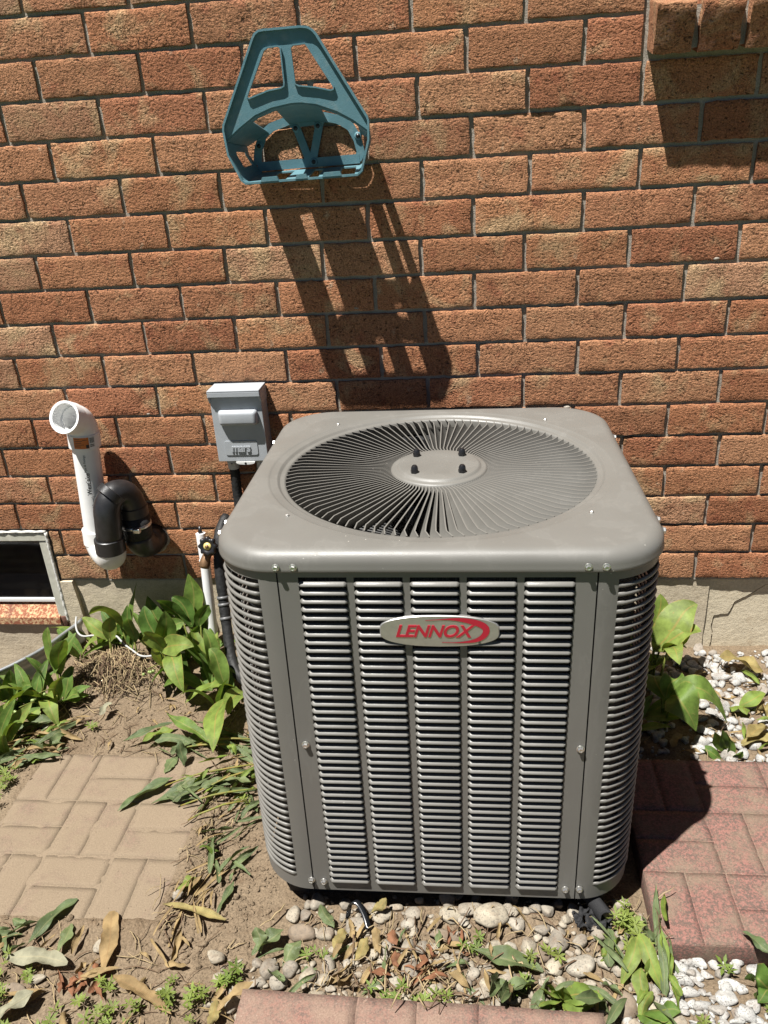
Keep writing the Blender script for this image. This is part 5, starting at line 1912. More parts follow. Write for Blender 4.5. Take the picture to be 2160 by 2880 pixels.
# ------------------------------------------------------------------ moulded paving slabs
def slab(name, label, x0, y0, m, nx, ny, ztop, first_h, mt, thick, groove, grid=None, rot=0.0):
    """a cast slab with a basket weave of raised blocks"""
    t = thing(name, label, 'paving slab', (x0 + m * nx / 2, y0 - m * ny / 2, 0))
    t.rotation_euler = (0, 0, rot)
    mb = MB()
    mb.box(x0, x0 + m * nx, y0 - m * ny, y0, ztop - thick, ztop - groove, 0.004)
    mb.v = [(x + 0.0015 * nz(x * 40, y * 40, 1), y + 0.0015 * nz(x * 40, y * 40, 9), z) for x, y, z in mb.v]
    mb.build('slab_base', mt, t, True)
    for i in range(nx):
        for j in range(ny):
            hor = ((i + j) % 2 == 0) == first_h
            for k in range(2):
                if hor:
                    bx0, bx1 = x0 + m * i, x0 + m * (i + 1)
                    by1 = y0 - m * j - m / 2 * k
                    by0 = by1 - m / 2
                else:
                    by1, by0 = y0 - m * j, y0 - m * (j + 1)
                    bx0 = x0 + m * i + m / 2 * k
                    bx1 = bx0 + m / 2
                e0 = e1 = 0.0014
                bx0 += 0.001 if bx0 <= x0 + 1e-6 else e0
                bx1 -= 0.001 if bx1 >= x0 + m * nx - 1e-6 else e0
                by0 += 0.001 if by0 <= y0 - m * ny + 1e-6 else e1
                by1 -= 0.001 if by1 >= y0 - 1e-6 else e1
                vs, fs = [], []
                na, nb = 10, 6
                if by1 - by0 > bx1 - bx0:
                    na, nb = 6, 10
                for b_ in range(nb + 1):
                    for a_ in range(na + 1):
                        x = bx0 + (bx1 - bx0) * a_ / na
                        y = by0 + (by1 - by0) * b_ / nb
                        edge = a_ in (0, na) or b_ in (0, nb)
                        x += 0.0014 * nz(x * 60, y * 60, 3)
                        y += 0.0014 * nz(x * 60, y * 60, 6)
                        z = ztop + 0.0013 * nz(x * 16, y * 16, i + j) + 0.0006 * nz(x * 60, y * 60)
                        if edge:
                            z -= groove * (0.75 + 0.3 * nz(x * 50, y * 50, 2))
                        vs.append((x, y, z))
                w = na + 1
                fs = [(q * w + p, q * w + p + 1, (q + 1) * w + p + 1, (q + 1) * w + p) for q in range(nb) for p in range(na)]
                loop = [p for p in range(w)] + [q * w + na for q in range(1, nb + 1)] + [nb * w + p for p in range(na - 1, -1, -1)] + [q * w for q in range(nb - 1, 0, -1)]
                b0 = len(vs)
                for k2 in loop:
                    vs.append((vs[k2][0], vs[k2][1], ztop - groove - 0.002))
                n = len(loop)
                fs += [(loop[q], b0 + q, b0 + (q + 1) % n, loop[(q + 1) % n]) for q in range(n)]
                mk('moulded_block', vs, fs, mt, t)
    return t


slab('paving_slab', 'dust covered tan paving slab with basket weave pattern left of the air conditioner', -1.008, -0.490, 0.1523, 3, 3, 0.0085, False, M_SLABL, 0.045, 0.0009)
slab('paving_slab', 'red speckled paving slab in the shadow right of the air conditioner', 0.382, -0.502, 0.1535, 3, 3, 0.045, False, M_SLABR, 0.055, 0.0024)
slab('paving_slab', 'pinkish paving slab at the bottom edge of the picture', -0.347, -1.090, 0.2025, 3, 3, 0.045, True, M_SLABB, 0.055, 0.0026, rot=-0.012)

# ------------------------------------------------------------------ stones
def stone_mesh(seed, round_=0.5, n=16, mt=None):
    """an angular stone: hull of random points, its edges worn down"""
    rnd = random.Random(seed)
    bm = bmesh.new()
    for _ in range(n):
        d = Vector((rnd.gauss(0, 1), rnd.gauss(0, 1), rnd.gauss(0, 1))).normalized()
        bm.verts.new(d * rnd.uniform(0.86, 1.08))
    bmesh.ops.convex_hull(bm, input=list(bm.verts))
    loose = [v for v in bm.verts if not v.link_faces]
    bmesh.ops.delete(bm, geom=loose, context='VERTS')
    bmesh.ops.subdivide_edges(bm, edges=list(bm.edges), cuts=3, use_grid_fill=True)
    bmesh.ops.triangulate(bm, faces=list(bm.faces))
    for _ in range(2 + int(4 * round_)):
        bmesh.ops.smooth_vert(bm, verts=list(bm.verts), factor=0.5, use_axis_x=True, use_axis_y=True, use_axis_z=True)
    o = rnd.uniform(0, 100)
    r = max(v.co.length for v in bm.verts)
    for v in bm.verts:
        p = v.co / r * 1.08
        p *= 1 + 0.07 * nz(p.x * 2 + o, p.y * 2, p.z * 2) + 0.04 * nz(p.x * 6 + o, p.y * 6, p.z * 6)
        v.co = p
    me = bpy.data.meshes.new('stone')
    bm.to_mesh(me)
    bm.free()
    me.polygons.foreach_set('use_smooth', [True] * len(me.polygons))
    me.materials.append(mt)
    return me


RIV = [stone_mesh(100 + i, (0.9, 0.4, 0.6)[i % 3], 18, M_STONE) for i in range(9)]
RIVB = [stone_mesh(140 + i, 1.0, 20, M_STONEB) for i in range(3)]
WHT = [stone_mesh(180 + i, 0.12, 13, M_WHITE) for i in range(9)]


def put_stone(me, x, y, sx, sy, label, group=None, flat=0.62, rz=None, rnd=random.Random(5), sink=0.32):
    o = bpy.data.objects.new('stone', me)
    link(o)
    h = flat * min(sx, sy) * 0.5 * rnd.uniform(0.85, 1.25)
    o.scale = (sx * 0.59, sy * 0.59, h * 1.15)
    o.rotation_euler = (rnd.uniform(-0.25, 0.25), rnd.uniform(-0.25, 0.25), rz if rz is not None else rnd.choice((0, math.pi)) + rnd.uniform(-0.35, 0.35))
    o.location = (x, y, gz(x, y) + h * (1 - 2 * sink) + 0.003)
    return tag(o, label, 'stone', group)


SPECIAL = {0: 'blocky pale stone alone on the soil at the front left of the air conditioner',
           1: 'smooth flat brown stone beside the blocky pale stone',
           3: 'large rounded cream stone next to the glossy black strap',
           10: 'tall grey tan stone at the left end of the bottom slab',
           26: 'wide brown muddy stone in the middle of the gravel',
           30: 'large pointed cream stone under the front edge of the air conditioner',
           33: 'oval cream stone standing above the biggest round stone',
           35: 'biggest round cream stone in the front gravel',
           46: 'grey brown stone at the right end of the bottom slab'}
def front_label(x, y, sx):
    side = 'left third' if x < -0.08 else ('middle' if x < 0.14 else 'right third')
    row = 'at the bottom slab edge' if y < -1.045 else ('just below the air conditioner' if y > -0.945 else 'in mid gravel strip')
    return '%s pale tan stone %s, %s of the strip' % ('larger' if sx > 0.031 else 'small', row, side)


for i, (x, y, sx, sy) in enumerate(STONES_FRONT):
    me = RIVB[i % 3] if i in (1, 26, 36, 46) else RIV[i % 9]
    put_stone(me, x, y, sx, sy, SPECIAL.get(i, front_label(x, y, sx)), None if i in SPECIAL else 'stones in the front gravel strip', 0.7)
def white_label(x, y, w):
    row = 'against the front edge of the red slab' if y > -1.005 else ('at the bottom edge of the picture' if y < -1.10 else 'midway below the red slab')
    return '%s white granite stone %s%s' % ('large' if w > 0.036 else 'small', row, ' near the right edge' if x > 0.49 else ' beside the wilted plant')


def bed_label(x, y, w):
    row = 'next to the foundation' if y > -0.16 else ('along the back edge of the red slab' if y < -0.38 else 'in the middle of the bed')
    return '%s white stone %s%s' % ('large' if w > 0.036 else 'small', row, ' in shadow' if x < 0.60 else (' near right picture edge' if x > 0.72 else ' at the shadow edge'))


for i, (x, y, sx, sy) in enumerate(STONES_WHITE):
    put_stone(WHT[i % 9], x, y, sx, sy, white_label(x, y, sx), 'white stones below the red slab', 0.8)
for i, (x, y, sx, sy) in enumerate(STONES_WALL):
    put_stone(WHT[(i + 4) % 9], x, y, sx, sy, bed_label(x, y, sx), 'white stones by the foundation', 0.75)
LEFTL = ['oval grey tan stone under the pale silver leaf at lower left', 'half buried brown stone at the lower left edge', 'narrow grey stone standing in the weeds left of the bottom slab', 'small grey stone by the cut stems beside the dusty slab', 'small crumbly stone by the upright tan leaf']
for i, (x, y, sx, sy) in enumerate(STONES_LEFT):
    put_stone(RIV[(i * 2 + 1) % 9] if i != 1 else RIVB[0], x, y, sx, sy, LEFTL[i], None, 0.7)

def fill_stones(meshes, n, region, smin, smax, labf, group, seed, taken, flat):
    rnd = random.Random(seed)
    done = tries = 0
    while done < n and tries < n * 60:
        tries += 1
        q = region(rnd)
        if q is None:
            continue
        w = rnd.uniform(smin, smax)
        if any((q[0] - a) ** 2 + (q[1] - b) ** 2 < (0.42 * (w + c)) ** 2 for a, b, c in taken):
            continue
        taken.append((q[0], q[1], w))
        put_stone(rnd.choice(meshes), q[0], q[1], w, w * rnd.uniform(0.7, 1.0), labf(q[0], q[1], w), group, flat, rnd.uniform(0, 6.28))
        done += 1


PEB = []
for i in range(8):
    rnd = random.Random(700 + i)
    bm = bmesh.new()
    for _ in range(13):
        d = Vector((rnd.gauss(0, 1), rnd.gauss(0, 1), rnd.gauss(0, 1))).normalized()
        bm.verts.new(d * rnd.uniform(0.85, 1.1))
    bmesh.ops.convex_hull(bm, input=list(bm.verts))
    bmesh.ops.delete(bm, geom=[v for v in bm.verts if not v.link_faces], context='VERTS')
    bmesh.ops.subdivide_edges(bm, edges=list(bm.edges), cuts=1, use_grid_fill=True)
    bmesh.ops.triangulate(bm, faces=list(bm.faces))
    bmesh.ops.smooth_vert(bm, verts=list(bm.verts), factor=0.5, use_axis_x=True, use_axis_y=True, use_axis_z=True)
    bm.verts.index_update()
    PEB.append(([v.co.copy() for v in bm.verts], [tuple(v.index for v in f.verts) for f in bm.faces]))
    bm.free()


def scatter_pebbles(name, mt, n, region, smin, smax, label, seed, sink=0.3, dz=0.0):
    rnd = random.Random(seed)
    mb = MB()
    cnt = 0
    tries = 0
    while cnt < n and tries < n * 30:
        tries += 1
        q = region(rnd)
        if q is None:
            continue
        x, y = q
        s = smin + (smax - smin) * rnd.random() ** 2.2
        vs, fs = PEB[rnd.randrange(8)]
        rm = Matrix.Rotation(rnd.uniform(0, 6.28), 3, 'Z') @ Matrix.Rotation(rnd.uniform(-0.5, 0.5), 3, 'X')
        a, b, c = s * rnd.uniform(0.8, 1.3), s * rnd.uniform(0.7, 1.0), s * rnd.uniform(0.5, 0.8)
        o = Vector((x, y, gz(x, y) + c * (1 - 2 * sink) + dz))
        mb.add([o + rm @ Vector((v.x * a, v.y * b, v.z * c)) for v in vs], fs)
        cnt += 1
    o = mb.build(name, mt)
    tag(o, label, name, kind='stuff')
    return o


def out_slabs(x, y, m=0.0):
    if -1.008 - m < x < -0.551 + m and -0.947 - m < y < -0.49 + m:
        return False
    if 0.382 - m < x < 0.843 + m and -0.9625 - m < y < -0.502 + m:
        return False
    if -0.347 - m < x < 0.26 + m and -1.7 < y < -1.09 + m:
        return False
    return True


def front_region(r):
    x, y = r.uniform(-0.42, 0.40), r.uniform(-1.11, -0.86)
    if y > -0.90 + 0.10 * max(0, -x - 0.1) * 3 and x < -0.1:
        return None
    if x < -0.28 and y > -1.0:
        return None
    return (x, y) if out_slabs(x, y) else None


def right_white(r):
    x, y = r.uniform(0.30, 0.78), r.uniform(-1.22, -0.95)
    if x < 0.37 and y > -1.03:
        return None
    return (x, y) if out_slabs(x, y, -0.01) else None


def right_wall(r):
    x, y = r.uniform(0.34, 1.0), r.uniform(-0.51, -0.01)
    return (x, y) if out_slabs(x, y) else None


def soil_all(r):
    x, y = r.uniform(-1.25, 0.42), r.uniform(-1.25, -0.04)
    if abs(x) < 0.33 and -0.86 < y < -0.2:
        return None
    if in_poly(x, y, WELL):
        return None
    return (x, y) if out_slabs(x, y, -0.015) else None


def soil_crumb(r):
    x = r.gauss(-0.44, 0.06)
    y = r.uniform(-1.02, -0.45)
    if x > -0.34:
        return None
    return (x, y) if out_slabs(x, y) else None


fill_stones(RIV, 62, front_region, 0.018, 0.034, front_label, 'stones in the front gravel strip', 71, [(x, y, max(a, b)) for x, y, a, b in STONES_FRONT], 0.75)
fill_stones(WHT, 34, right_white, 0.018, 0.036, white_label, 'white stones below the red slab', 72, [(x, y, max(a, b)) for x, y, a, b in STONES_WHITE], 0.8)
fill_stones(WHT, 70, right_wall, 0.020, 0.040, bed_label, 'white stones by the foundation', 73, [(x, y, max(a, b)) for x, y, a, b in STONES_WALL], 0.75)
scatter_pebbles('gravel', M_STONE, 620, front_region, 0.002, 0.012, 'small mixed pebbles filling the strip in front of the air conditioner', 3, 0.25)
scatter_pebbles('gravel', M_WHITE, 520, right_white, 0.005, 0.019, 'small white gravel in front of the red slab', 4, 0.2)
scatter_pebbles('gravel', M_WHITE, 800, right_wall, 0.005, 0.020, 'small white gravel between red slab and foundation', 5, 0.2)
scatter_pebbles('soil_crumbs', M_SOIL, 900, soil_crumb, 0.001, 0.0045, 'loose soil crumbs along the left base of the air conditioner', 6, 0.2)
scatter_pebbles('soil_clods', M_SOIL, 170, soil_crumb, 0.004, 0.012, 'larger soil clods along the left base of the air conditioner', 16, 0.35)
scatter_pebbles('soil_clods', M_SOIL, 260, soil_all, 0.003, 0.010, 'soil clods scattered over the bare ground', 17, 0.35)
scatter_pebbles('soil_crumbs', M_SOIL, 4500, soil_all, 0.0008, 0.0044, 'loose soil crumbs scattered over the bare ground', 7, 0.25)
scatter_pebbles('soil_crumbs', M_SOIL, 260, lambda r: (r.uniform(-1.0, -0.56), r.uniform(-0.945, -0.495)), 0.0004, 0.0012, 'grit lying on the dusty slab', 8, 0.2, 0.0208)

# ------------------------------------------------------------------ leaves
def leaf_geo(b, t, width, arch, roll, fold=0.35, nl=12, nw=6, wav=0.0, seed=0, torn=0.0, shape=0):
    b, t = Vector(b), Vector(t)
    rnd = random.Random(seed)
    ctrl = (b + t) / 2 + Vector((0, 0, arch))
    hz = Vector((t.x - b.x, t.y - b.y, 0))
    up = Vector((0, 0, 1))
    hint = up.cross(hz).normalized() if hz.length > 0.02 else Vector((1, 0, 0))
    if hz.length < 0.06:
        hint = (hint * 0.4 + Vector((1, 0.2, 0))).normalized()
    ph = rnd.uniform(0, 6)
    vs, fs, uv = [], [], []
    for i in range(nl + 1):
        s = i / nl
        p = b * (1 - s) ** 2 + ctrl * 2 * s * (1 - s) + t * s * s
        tg = ((ctrl - b) * 2 * (1 - s) + (t - ctrl) * 2 * s).normalized()
        sd = (hint - tg * hint.dot(tg)).normalized()
        nn = sd.cross(tg)
        if nn.z < 0 and hz.length > 0.06:
            nn = -nn
        rr = roll + 0.35 * math.sin(s * 2.2 + ph) * 0.5
        sd2 = sd * math.cos(rr) + nn * math.sin(rr)
        nn2 = nn * math.cos(rr) - sd * math.sin(rr)
        if shape == 0:
            w = width * 0.5 * (math.sin(math.pi * min(1, s ** 0.82)) ** 0.85) if 0 < s < 1 else 0
            w = max(w, 0.0022 * (1 - s))
        else:          # strap-like dry leaf
            w = width * 0.5 * min(1, s / 0.12 + 0.35) * min(1, ((1 - s) / 0.35) ** 0.8 if s > 0.65 else 1)
        for j in range(nw + 1):
            u = j / nw * 2 - 1
            ww = w * (1 - torn * max(0.0, 0.8 * nz(s * 7 + ph, j * 2.0 + seed, 1.0) + 0.1 * rnd.random())) if j in (0, nw) else w
            off = Vector((0.0, 0.0, 0.0)) if not wav else sd2 * (0.10 * width * math.sin(s * 5 + ph)) + nn2 * (0.16 * wav * width * nz(s * 6 + ph, u * 1.5, seed))
            q = p + off + sd2 * u * ww + nn2 * (fold * abs(u) ** 1.4 * w + wav * w * math.sin(s * 9 + ph + u * 1.5) * abs(u))
            vs.append(q)
            uv.append((j / nw, s))
    k = nw + 1
    fs = [(i * k + j, i * k + j + 1, (i + 1) * k + j + 1, (i + 1) * k + j) for i in range(nl) for j in range(nw)]
    return vs, fs, uv


PLANTS = {
    'well': ('broad leaved green plant standing against the rim of the window well', M_LEAF, 0.25, 0),
    'yellow': ('plant with a bright yellow green leaf spread in front of the foundation', M_LEAFY, 0.35, 0),
    'tall': ('tallest green plant leaning on the foundation left of the trap shadow', M_LEAF, 0.25, 0),
    'middle': ('plant with large upright dark green leaves in the middle of the left clump', M_LEAF, 0.3, 0),
    'hanging': ('plant with a bright leaf drooping towards the bare soil', M_LEAFY, 0.25, 0),
    'shaded': ('dark green plant in the trap shadow behind the slim white pipe', M_LEAF, 0.25, 0),
    'lineset': ('curled green plant crowded against the black refrigerant line', M_LEAF, 0.4, 0),
    'edge': ('plant with broad light leaves lying by the left base of the air conditioner', M_LEAFY, 0.25, 0),
    'arching': ('plant with a long bright leaf arching to the left picture edge', M_LEAFY, 0.3, 0),
    'corner': ('dark green plant at the left picture edge below the window well', M_LEAF, 0.3, 0),
    'slabside': ('small plant at the left edge beside the dusty slab', M_LEAF, 0.3, 0),
    'right_tall': ('large bright leaved plant against the foundation right of the air conditioner', M_LEAFY, 0.18, 0),
    'right_low': ('plant with wide green leaves half in the shadow right of the air conditioner', M_LEAF, 0.2, 0),
    'right_small': ('small bright plant on the white gravel near the right edge', M_LEAFY, 0.3, 0),
    'right_cut': ('cut off plant stubs on the gravel behind the red slab', M_LEAF, 0.5, 0),
    'torn': ('low plant with torn green leaves at the top edge of the bottom slab', M_LEAFY, 0.25, 0.6),
    'drooping': ('wilted plant with long leaves hanging over stones beside the red slab', M_LEAFY, 0.4, 0.2),
    'frontright': ('broad green leaves at the bottom edge right of the bottom slab', M_LEAF, 0.2, 0.3),
    'cornerleaf': ('large flat green leaves on white stones at the lower right corner', M_LEAF, 0.12, 0.2),
}


def fit_z(p):
    return (p[0], p[1], max(p[2], gz(p[0], p[1]) + 0.004))


for key, rows in PLANT_LEAVES.items():
    lab, mt, fold, torn = PLANTS[key]
    bx_ = sum(r[0] for r in rows) / len(rows)
    by_ = sum(r[1] for r in rows) / len(rows)
    t = thing('lily_plant', lab, 'plant', (bx_, by_, gz(bx_, by_)))
    for i, r in enumerate(rows):
        b = (r[0], r[1], min(r[2], gz(r[0], r[1]) + 0.10) if r[2] > 0.12 else max(r[2], gz(r[0], r[1])))
        vs, fs, uv = leaf_geo(b, fit_z(r[3:6]), r[6] * (0.62 if key in ('drooping', 'torn', 'frontright', 'cornerleaf') else 0.80), r[7] * (0.5 if key in ('drooping', 'torn', 'frontright') else 1), r[8], fold, 16, 6, 0.14, i * 7 + len(key), torn)
        mk('leaf', vs, fs, mt if i % 3 or mt is M_LEAF else mt, t, True, uv)
        if b[2] > gz(b[0], b[1]) + 0.015:
            mb = MB()
            g = Vector((b[0], b[1], gz(b[0], b[1]) - 0.005))
            mb.tube([g, g.lerp(Vector(b), 0.5), Vector(b) + (Vector(r[3:6]) - Vector(b)).normalized() * 0.01], [0.0035, 0.003, 0.002], 6)
            mb.build('stem', M_WEED, t)
    if key in ('well', 'arching', 'middle', 'right_tall'):
        rnd = random.Random(len(key))
        g = Vector((bx_ + 0.02, by_ - 0.04, gz(bx_, by_)))
        top = g + Vector((-0.03, -0.05, 0.075))
        mb = MB()
        mb.tube(smooth_path([g, g + Vector((0, -0.01, 0.07)), top], 8), 0.0012, 5)
        mb.build('flower_stalk', M_WEED, t)
        for q in range(4):
            c = top + Vector((rnd.uniform(-0.018, 0.018), rnd.uniform(-0.012, 0.012), -0.01 + rnd.uniform(-0.012, 0.008)))
            mb = MB()
            mb.lathe([(0.0, -0.0045), (0.003, -0.0034), (0.0045, 0), (0.003, 0.0034), (0, 0.0045)], c, n=10, caps=False)
            mb.build('berry', M_BERRY, t)

# filler plants that crowd the left clump
rnd = random.Random(21)
spots = [(-1.08, -0.13), (-1.05, -0.07), (-1.0, -0.06), (-0.90, -0.06), (-0.86, -0.09), (-0.80, -0.06), (-0.76, -0.12), (-0.72, -0.09), (-0.73, -0.19), (-0.80, -0.17), (-0.67, -0.17), (-0.66, -0.24), (-1.12, -0.29), (-1.17, -0.34), (-1.10, -0.36), (-1.22, -0.40), (-1.05, -0.30), (-1.19, -0.44), (-0.62, -0.30), (-1.27, -0.44), (-1.14, -0.47), (0.50, -0.10), (0.44, -0.20), (0.47, -0.31), (0.42, -0.40)]
def clump_label(x, y):
    if x < -1.0:
        return 'green plant %s' % ('just right of the window well rim by the foundation' if y > -0.2 else ('crowded outside the curve of the window well' if y > -0.38 else 'low at the left side above the dusty slab'))
    if x < -0.83:
        return 'green plant against the foundation behind the straw heap'
    if x < -0.70:
        return 'green plant %s the white bend of the drain trap' % ('against the foundation below' if y > -0.1 else 'in the front of the clump below')
    return 'green plant squeezed between slim white pipe and black refrigerant line' if y > -0.2 else 'green plant at the foot of the black refrigerant line'


for i, (x, y) in enumerate(spots):
    right_side = x > 0
    t = thing('lily_plant', 'broad leaved plant in the shade between air conditioner and foundation at right' if right_side else clump_label(x, y), 'plant', (x, y, gz(x, y)), 'plants in the shaded bed at right' if right_side else 'plants crowding the left clump')
    for k in range(rnd.randint(4, 5)):
        az = rnd.uniform(0, 6.28)
        L = rnd.uniform(0.09, 0.17)
        el = rnd.uniform(0.25, 1.15)
        b = Vector((x + rnd.uniform(-0.01, 0.01), y + rnd.uniform(-0.01, 0.01), gz(x, y)))
        tip = b + Vector((math.cos(az) * math.cos(el), math.sin(az) * math.cos(el), math.sin(el))) * L
        tip.y = min(tip.y, -0.012)
        vs, fs, uv = leaf_geo(b, fit_z(tip), rnd.uniform(0.026, 0.040), rnd.uniform(0.01, 0.06), rnd.uniform(-0.7, 0.7), 0.3, 11, 4, 0.1, i * 5 + k)
        mk('leaf', vs, fs, M_LEAF if rnd.random() < 0.75 else M_LEAFY, t, True, uv)

LOOSE = {
    'tan_upright': ('tan dry leaf pointing up the picture at the foot of the dusty slab', M_DRY, 1, 0.25),
    'tan_curled': ('narrow curled tan leaf lying on bare soil left of the air conditioner', M_DRYY, 0, 0.7),
    'tan_long': ('long tan dry leaf slanting across the weeds at lower left', M_DRY, 0, 0.4),
    'silver': ('pale silvery dry leaf resting on the oval stone', M_SILVER, 0, 0.2),
    'green_limp': ('limp twisted green leaf at the lower edge of the dusty slab', M_LIMP, 0, 0.5),
    'green_limp2': ('short wilted leaf beside the limp twisted one', M_LIMP, 0, 0.3),
    'grey_green': ('wide grey green leaf in the lower left corner', M_SILVER, 0, 0.2),
    'slab_green': ('long green leaf lying across the dusty slab', M_LIMP, 0, 0.5),
    'slab_green2': ('second wilted leaf behind the long one on the dusty slab', M_LIMP, 0, 0.4),
    'slab_green3': ('short folded leaf on top of the leaves on the dusty slab', M_LIMP, 0, 0.4),
    'slab_green4': ('small grey green leaf near the top right corner of the dusty slab', M_LIMP, 0, 0.3),
    'slab_stand': ('drooping leaf hanging down onto the dusty slab corner', M_LIMP, 0, 0.3),
    'slab_dark': ('dark shrivelled leaf at the right of the dusty slab', M_LIMP, 0, 0.6),
    'slab_right': ('narrow green leaf touching the left base of the air conditioner', M_LIMP, 0, 0.4),
    'soil_green': ('pointed green leaf raised over the soil above the dusty slab', M_LEAF, 0, 0.4),
    'soil_green2': ('bright green leaf lying on soil above the dusty slab', M_LEAFY, 0, 0.3),
    'soil_green3': ('narrow dark leaf lying on soil above the dusty slab', M_LIMP, 0, 0.4),
    'soil_pale': ('small pale dry leaf in the middle of the bare soil', M_SILVER, 0, 0.5),
    'left_lying': ('green leaf lying at the right of the arching plant', M_LEAF, 0, 0.3),
    'left_lying2': ('pale green leaf flat on the litter below the arching plant', M_SILVER, 0, 0.2),
    'sprout1': ('curled green sprout leaf right of the dusty slab', M_LEAF, 0, 0.4),
    'clump_green': ('torn light green leaf on the cut stems beside the dusty slab', M_LEAFY, 0, 0.4),
    'clump_strip': ('thin dark green leaf strip on the soil right of the dusty slab', M_LIMP, 0, 0.4),
    'front_folded': ('large folded dark green leaf lying over the front stones', M_LIMP, 0, 0.6),
    'front_pair': ('long wilted green leaf left of the flat brown stone', M_LIMP, 0, 0.5),
    'front_pair2': ('dark green leaf hanging below the flat brown stone', M_LIMP, 0, 0.5),
    'front_pair3': ('twisted green leaf at the left end of the front gravel', M_LIMP, 0, 0.5),
    'front_thin': ('thin green leaf between the blocky stone and the strap', M_LIMP, 0, 0.4),
    'front_tan1': ('tan dry leaf in the middle of the straw litter', M_DRYY, 0, 0.5),
    'front_tan2': ('upright yellow tan leaf beside the cream stone', M_DRYY, 1, 0.5),
    'front_tan3': ('narrow tan leaf strip below the large cream stone', M_DRY, 1, 0.5),
    'front_tan4': ('tan leaf wedged between stones under the air conditioner edge', M_DRYY, 0, 0.5),
    'front_brown': ('brown curled leaf standing at the top edge of the bottom slab', M_DRY, 0, 0.7),
    'front_red1': ('upper rust brown dead leaf in the straw litter', M_REDLEAF, 0, 0.5),
    'front_red2': ('lower rust brown dead leaf in the straw litter', M_REDLEAF, 0, 0.5),
    'front_red3': ('curled rust coloured leaf strip near the bottom slab', M_REDLEAF, 1, 0.5),
    'tan_low': ('tan leaf slanting from the gravel to the corner of the bottom slab', M_DRY, 0, 0.6),
    'tan_low2': ('tan leaf standing in weeds left of the bottom slab corner', M_DRYY, 0, 0.5),
    'yellow_wall': ('broad yellow leaf on the gravel by the foundation at right', M_DRYY, 0, 0.25),
    'yellow_wall2': ('yellow leaf at the right edge by the foundation', M_DRYY, 0, 0.25),
    'olive1': ('folded olive leaf on gravel near the right edge', M_DRYY, 0, 0.7),
    'olive2': ('flat olive yellow leaf behind the red slab at right', M_DRYY, 0, 0.2),
    'olive3': ('ochre leaf at the right edge above the folded olive leaf', M_DRYY, 0, 0.3),
    'slabcorner': ('green leaf lying over the front edge of the red slab', M_LIMP, 0, 0.5),
}
for i, (key, rows) in enumerate(LOOSE_LEAVES.items()):
    lab, mt, shp, fold = LOOSE[key]
    r = rows[0]
    dry = mt in (M_DRY, M_DRYY, M_REDLEAF, M_SILVER)
    vs, fs, uv = leaf_geo(fit_z(r[0:3]), fit_z(r[3:6]), r[6] * 0.76, r[7] * 0.3, r[8] * 0.5, fold * 0.8, 26, 6, 0.38, i * 3, 0.55, shp)
    vs = [Vector((v.x, v.y, max(v.z, (0.0105 if not out_slabs(v.x, v.y) and v.x < -0.5 else gz(v.x, v.y)) + 0.003))) for v in vs]
    o = mk('dry_leaf' if dry else 'fallen_leaf', vs, fs, mt, None, True, uv)
    tag(o, lab, 'leaf')

# ------------------------------------------------------------------ wilted leaf litter
def litter(name, mt, label, seed, spec):
    rnd = random.Random(seed)
    mb = MB()
    for n, x0, x1, y0, y1, az, spread, l0, l1, w0, w1, lift in spec:
        for _ in range(n):
            x, y = rnd.uniform(x0, x1), rnd.uniform(y0, y1)
            if in_poly(x, y, WELL):
                continue
            a = rnd.gauss(az, spread)
            L = rnd.uniform(l0, l1)
            d = Vector((math.cos(a), math.sin(a), 0)) * L / 2

            def fl(px, py):
                if not out_slabs(px, py):
                    return 0.0105 if px < -0.5 else 0.048
                return gz(px, py)
            z = fl(x, y)
            b = Vector((x - d.x, y - d.y, fl(x - d.x, y - d.y) + 0.004 + lift * rnd.random()))
            t = Vector((x + d.x, y + d.y, fl(x + d.x, y + d.y) + 0.004 + lift * rnd.random()))
            vs, fs, uv = leaf_geo(b, t, rnd.uniform(w0, w1), rnd.uniform(0.0, 0.02), rnd.uniform(-0.9, 0.9), rnd.uniform(0.2, 0.9), 9, 4, 0.5, rnd.randrange(9999), 0.5, rnd.randint(0, 1))
            vs = [Vector((v.x, v.y, max(v.z, fl(v.x, v.y) + 0.0015))) for v in vs]
            mb.add(vs, fs, uv)
    tag(mb.build(name, mt, uv=True), label, 'leaf litter', kind='stuff')


TANGLE = (-0.60, -0.40, -0.66, -0.40)
litter('leaf_litter', M_LIMP, 'tangle of wilted green leaves and stems around the dusty slab and gravel', 61, [
    (13, -0.62, -0.42, -0.64, -0.54, 0.5, 0.5, 0.06, 0.17, 0.006, 0.028, 0.02),
    (14, -0.70, -0.42, -0.49, -0.40, 0.25, 0.7, 0.05, 0.16, 0.006, 0.026, 0.02),
    (20, -1.16, -0.98, -0.53, -0.40, 0.4, 0.7, 0.05, 0.15, 0.006, 0.028, 0.02),
    (16, -0.50, -0.42, -0.85, -0.62, 1.1, 0.5, 0.03, 0.09, 0.006, 0.014, 0.015),
    (14, -0.95, -0.80, -1.02, -0.96, 0.6, 0.8, 0.03, 0.09, 0.008, 0.018, 0.012),
    (12, 0.28, 0.40, -1.08, -0.90, 1.7, 0.5, 0.04, 0.11, 0.008, 0.020, 0.03),
    (16, 0.08, 0.30, -1.085, -1.03, 0.3, 0.9, 0.04, 0.08, 0.010, 0.024, 0.025),
    (14, -0.32, 0.10, -1.06, -0.93, 0.9, 1.0, 0.03, 0.08, 0.006, 0.014, 0.02)])
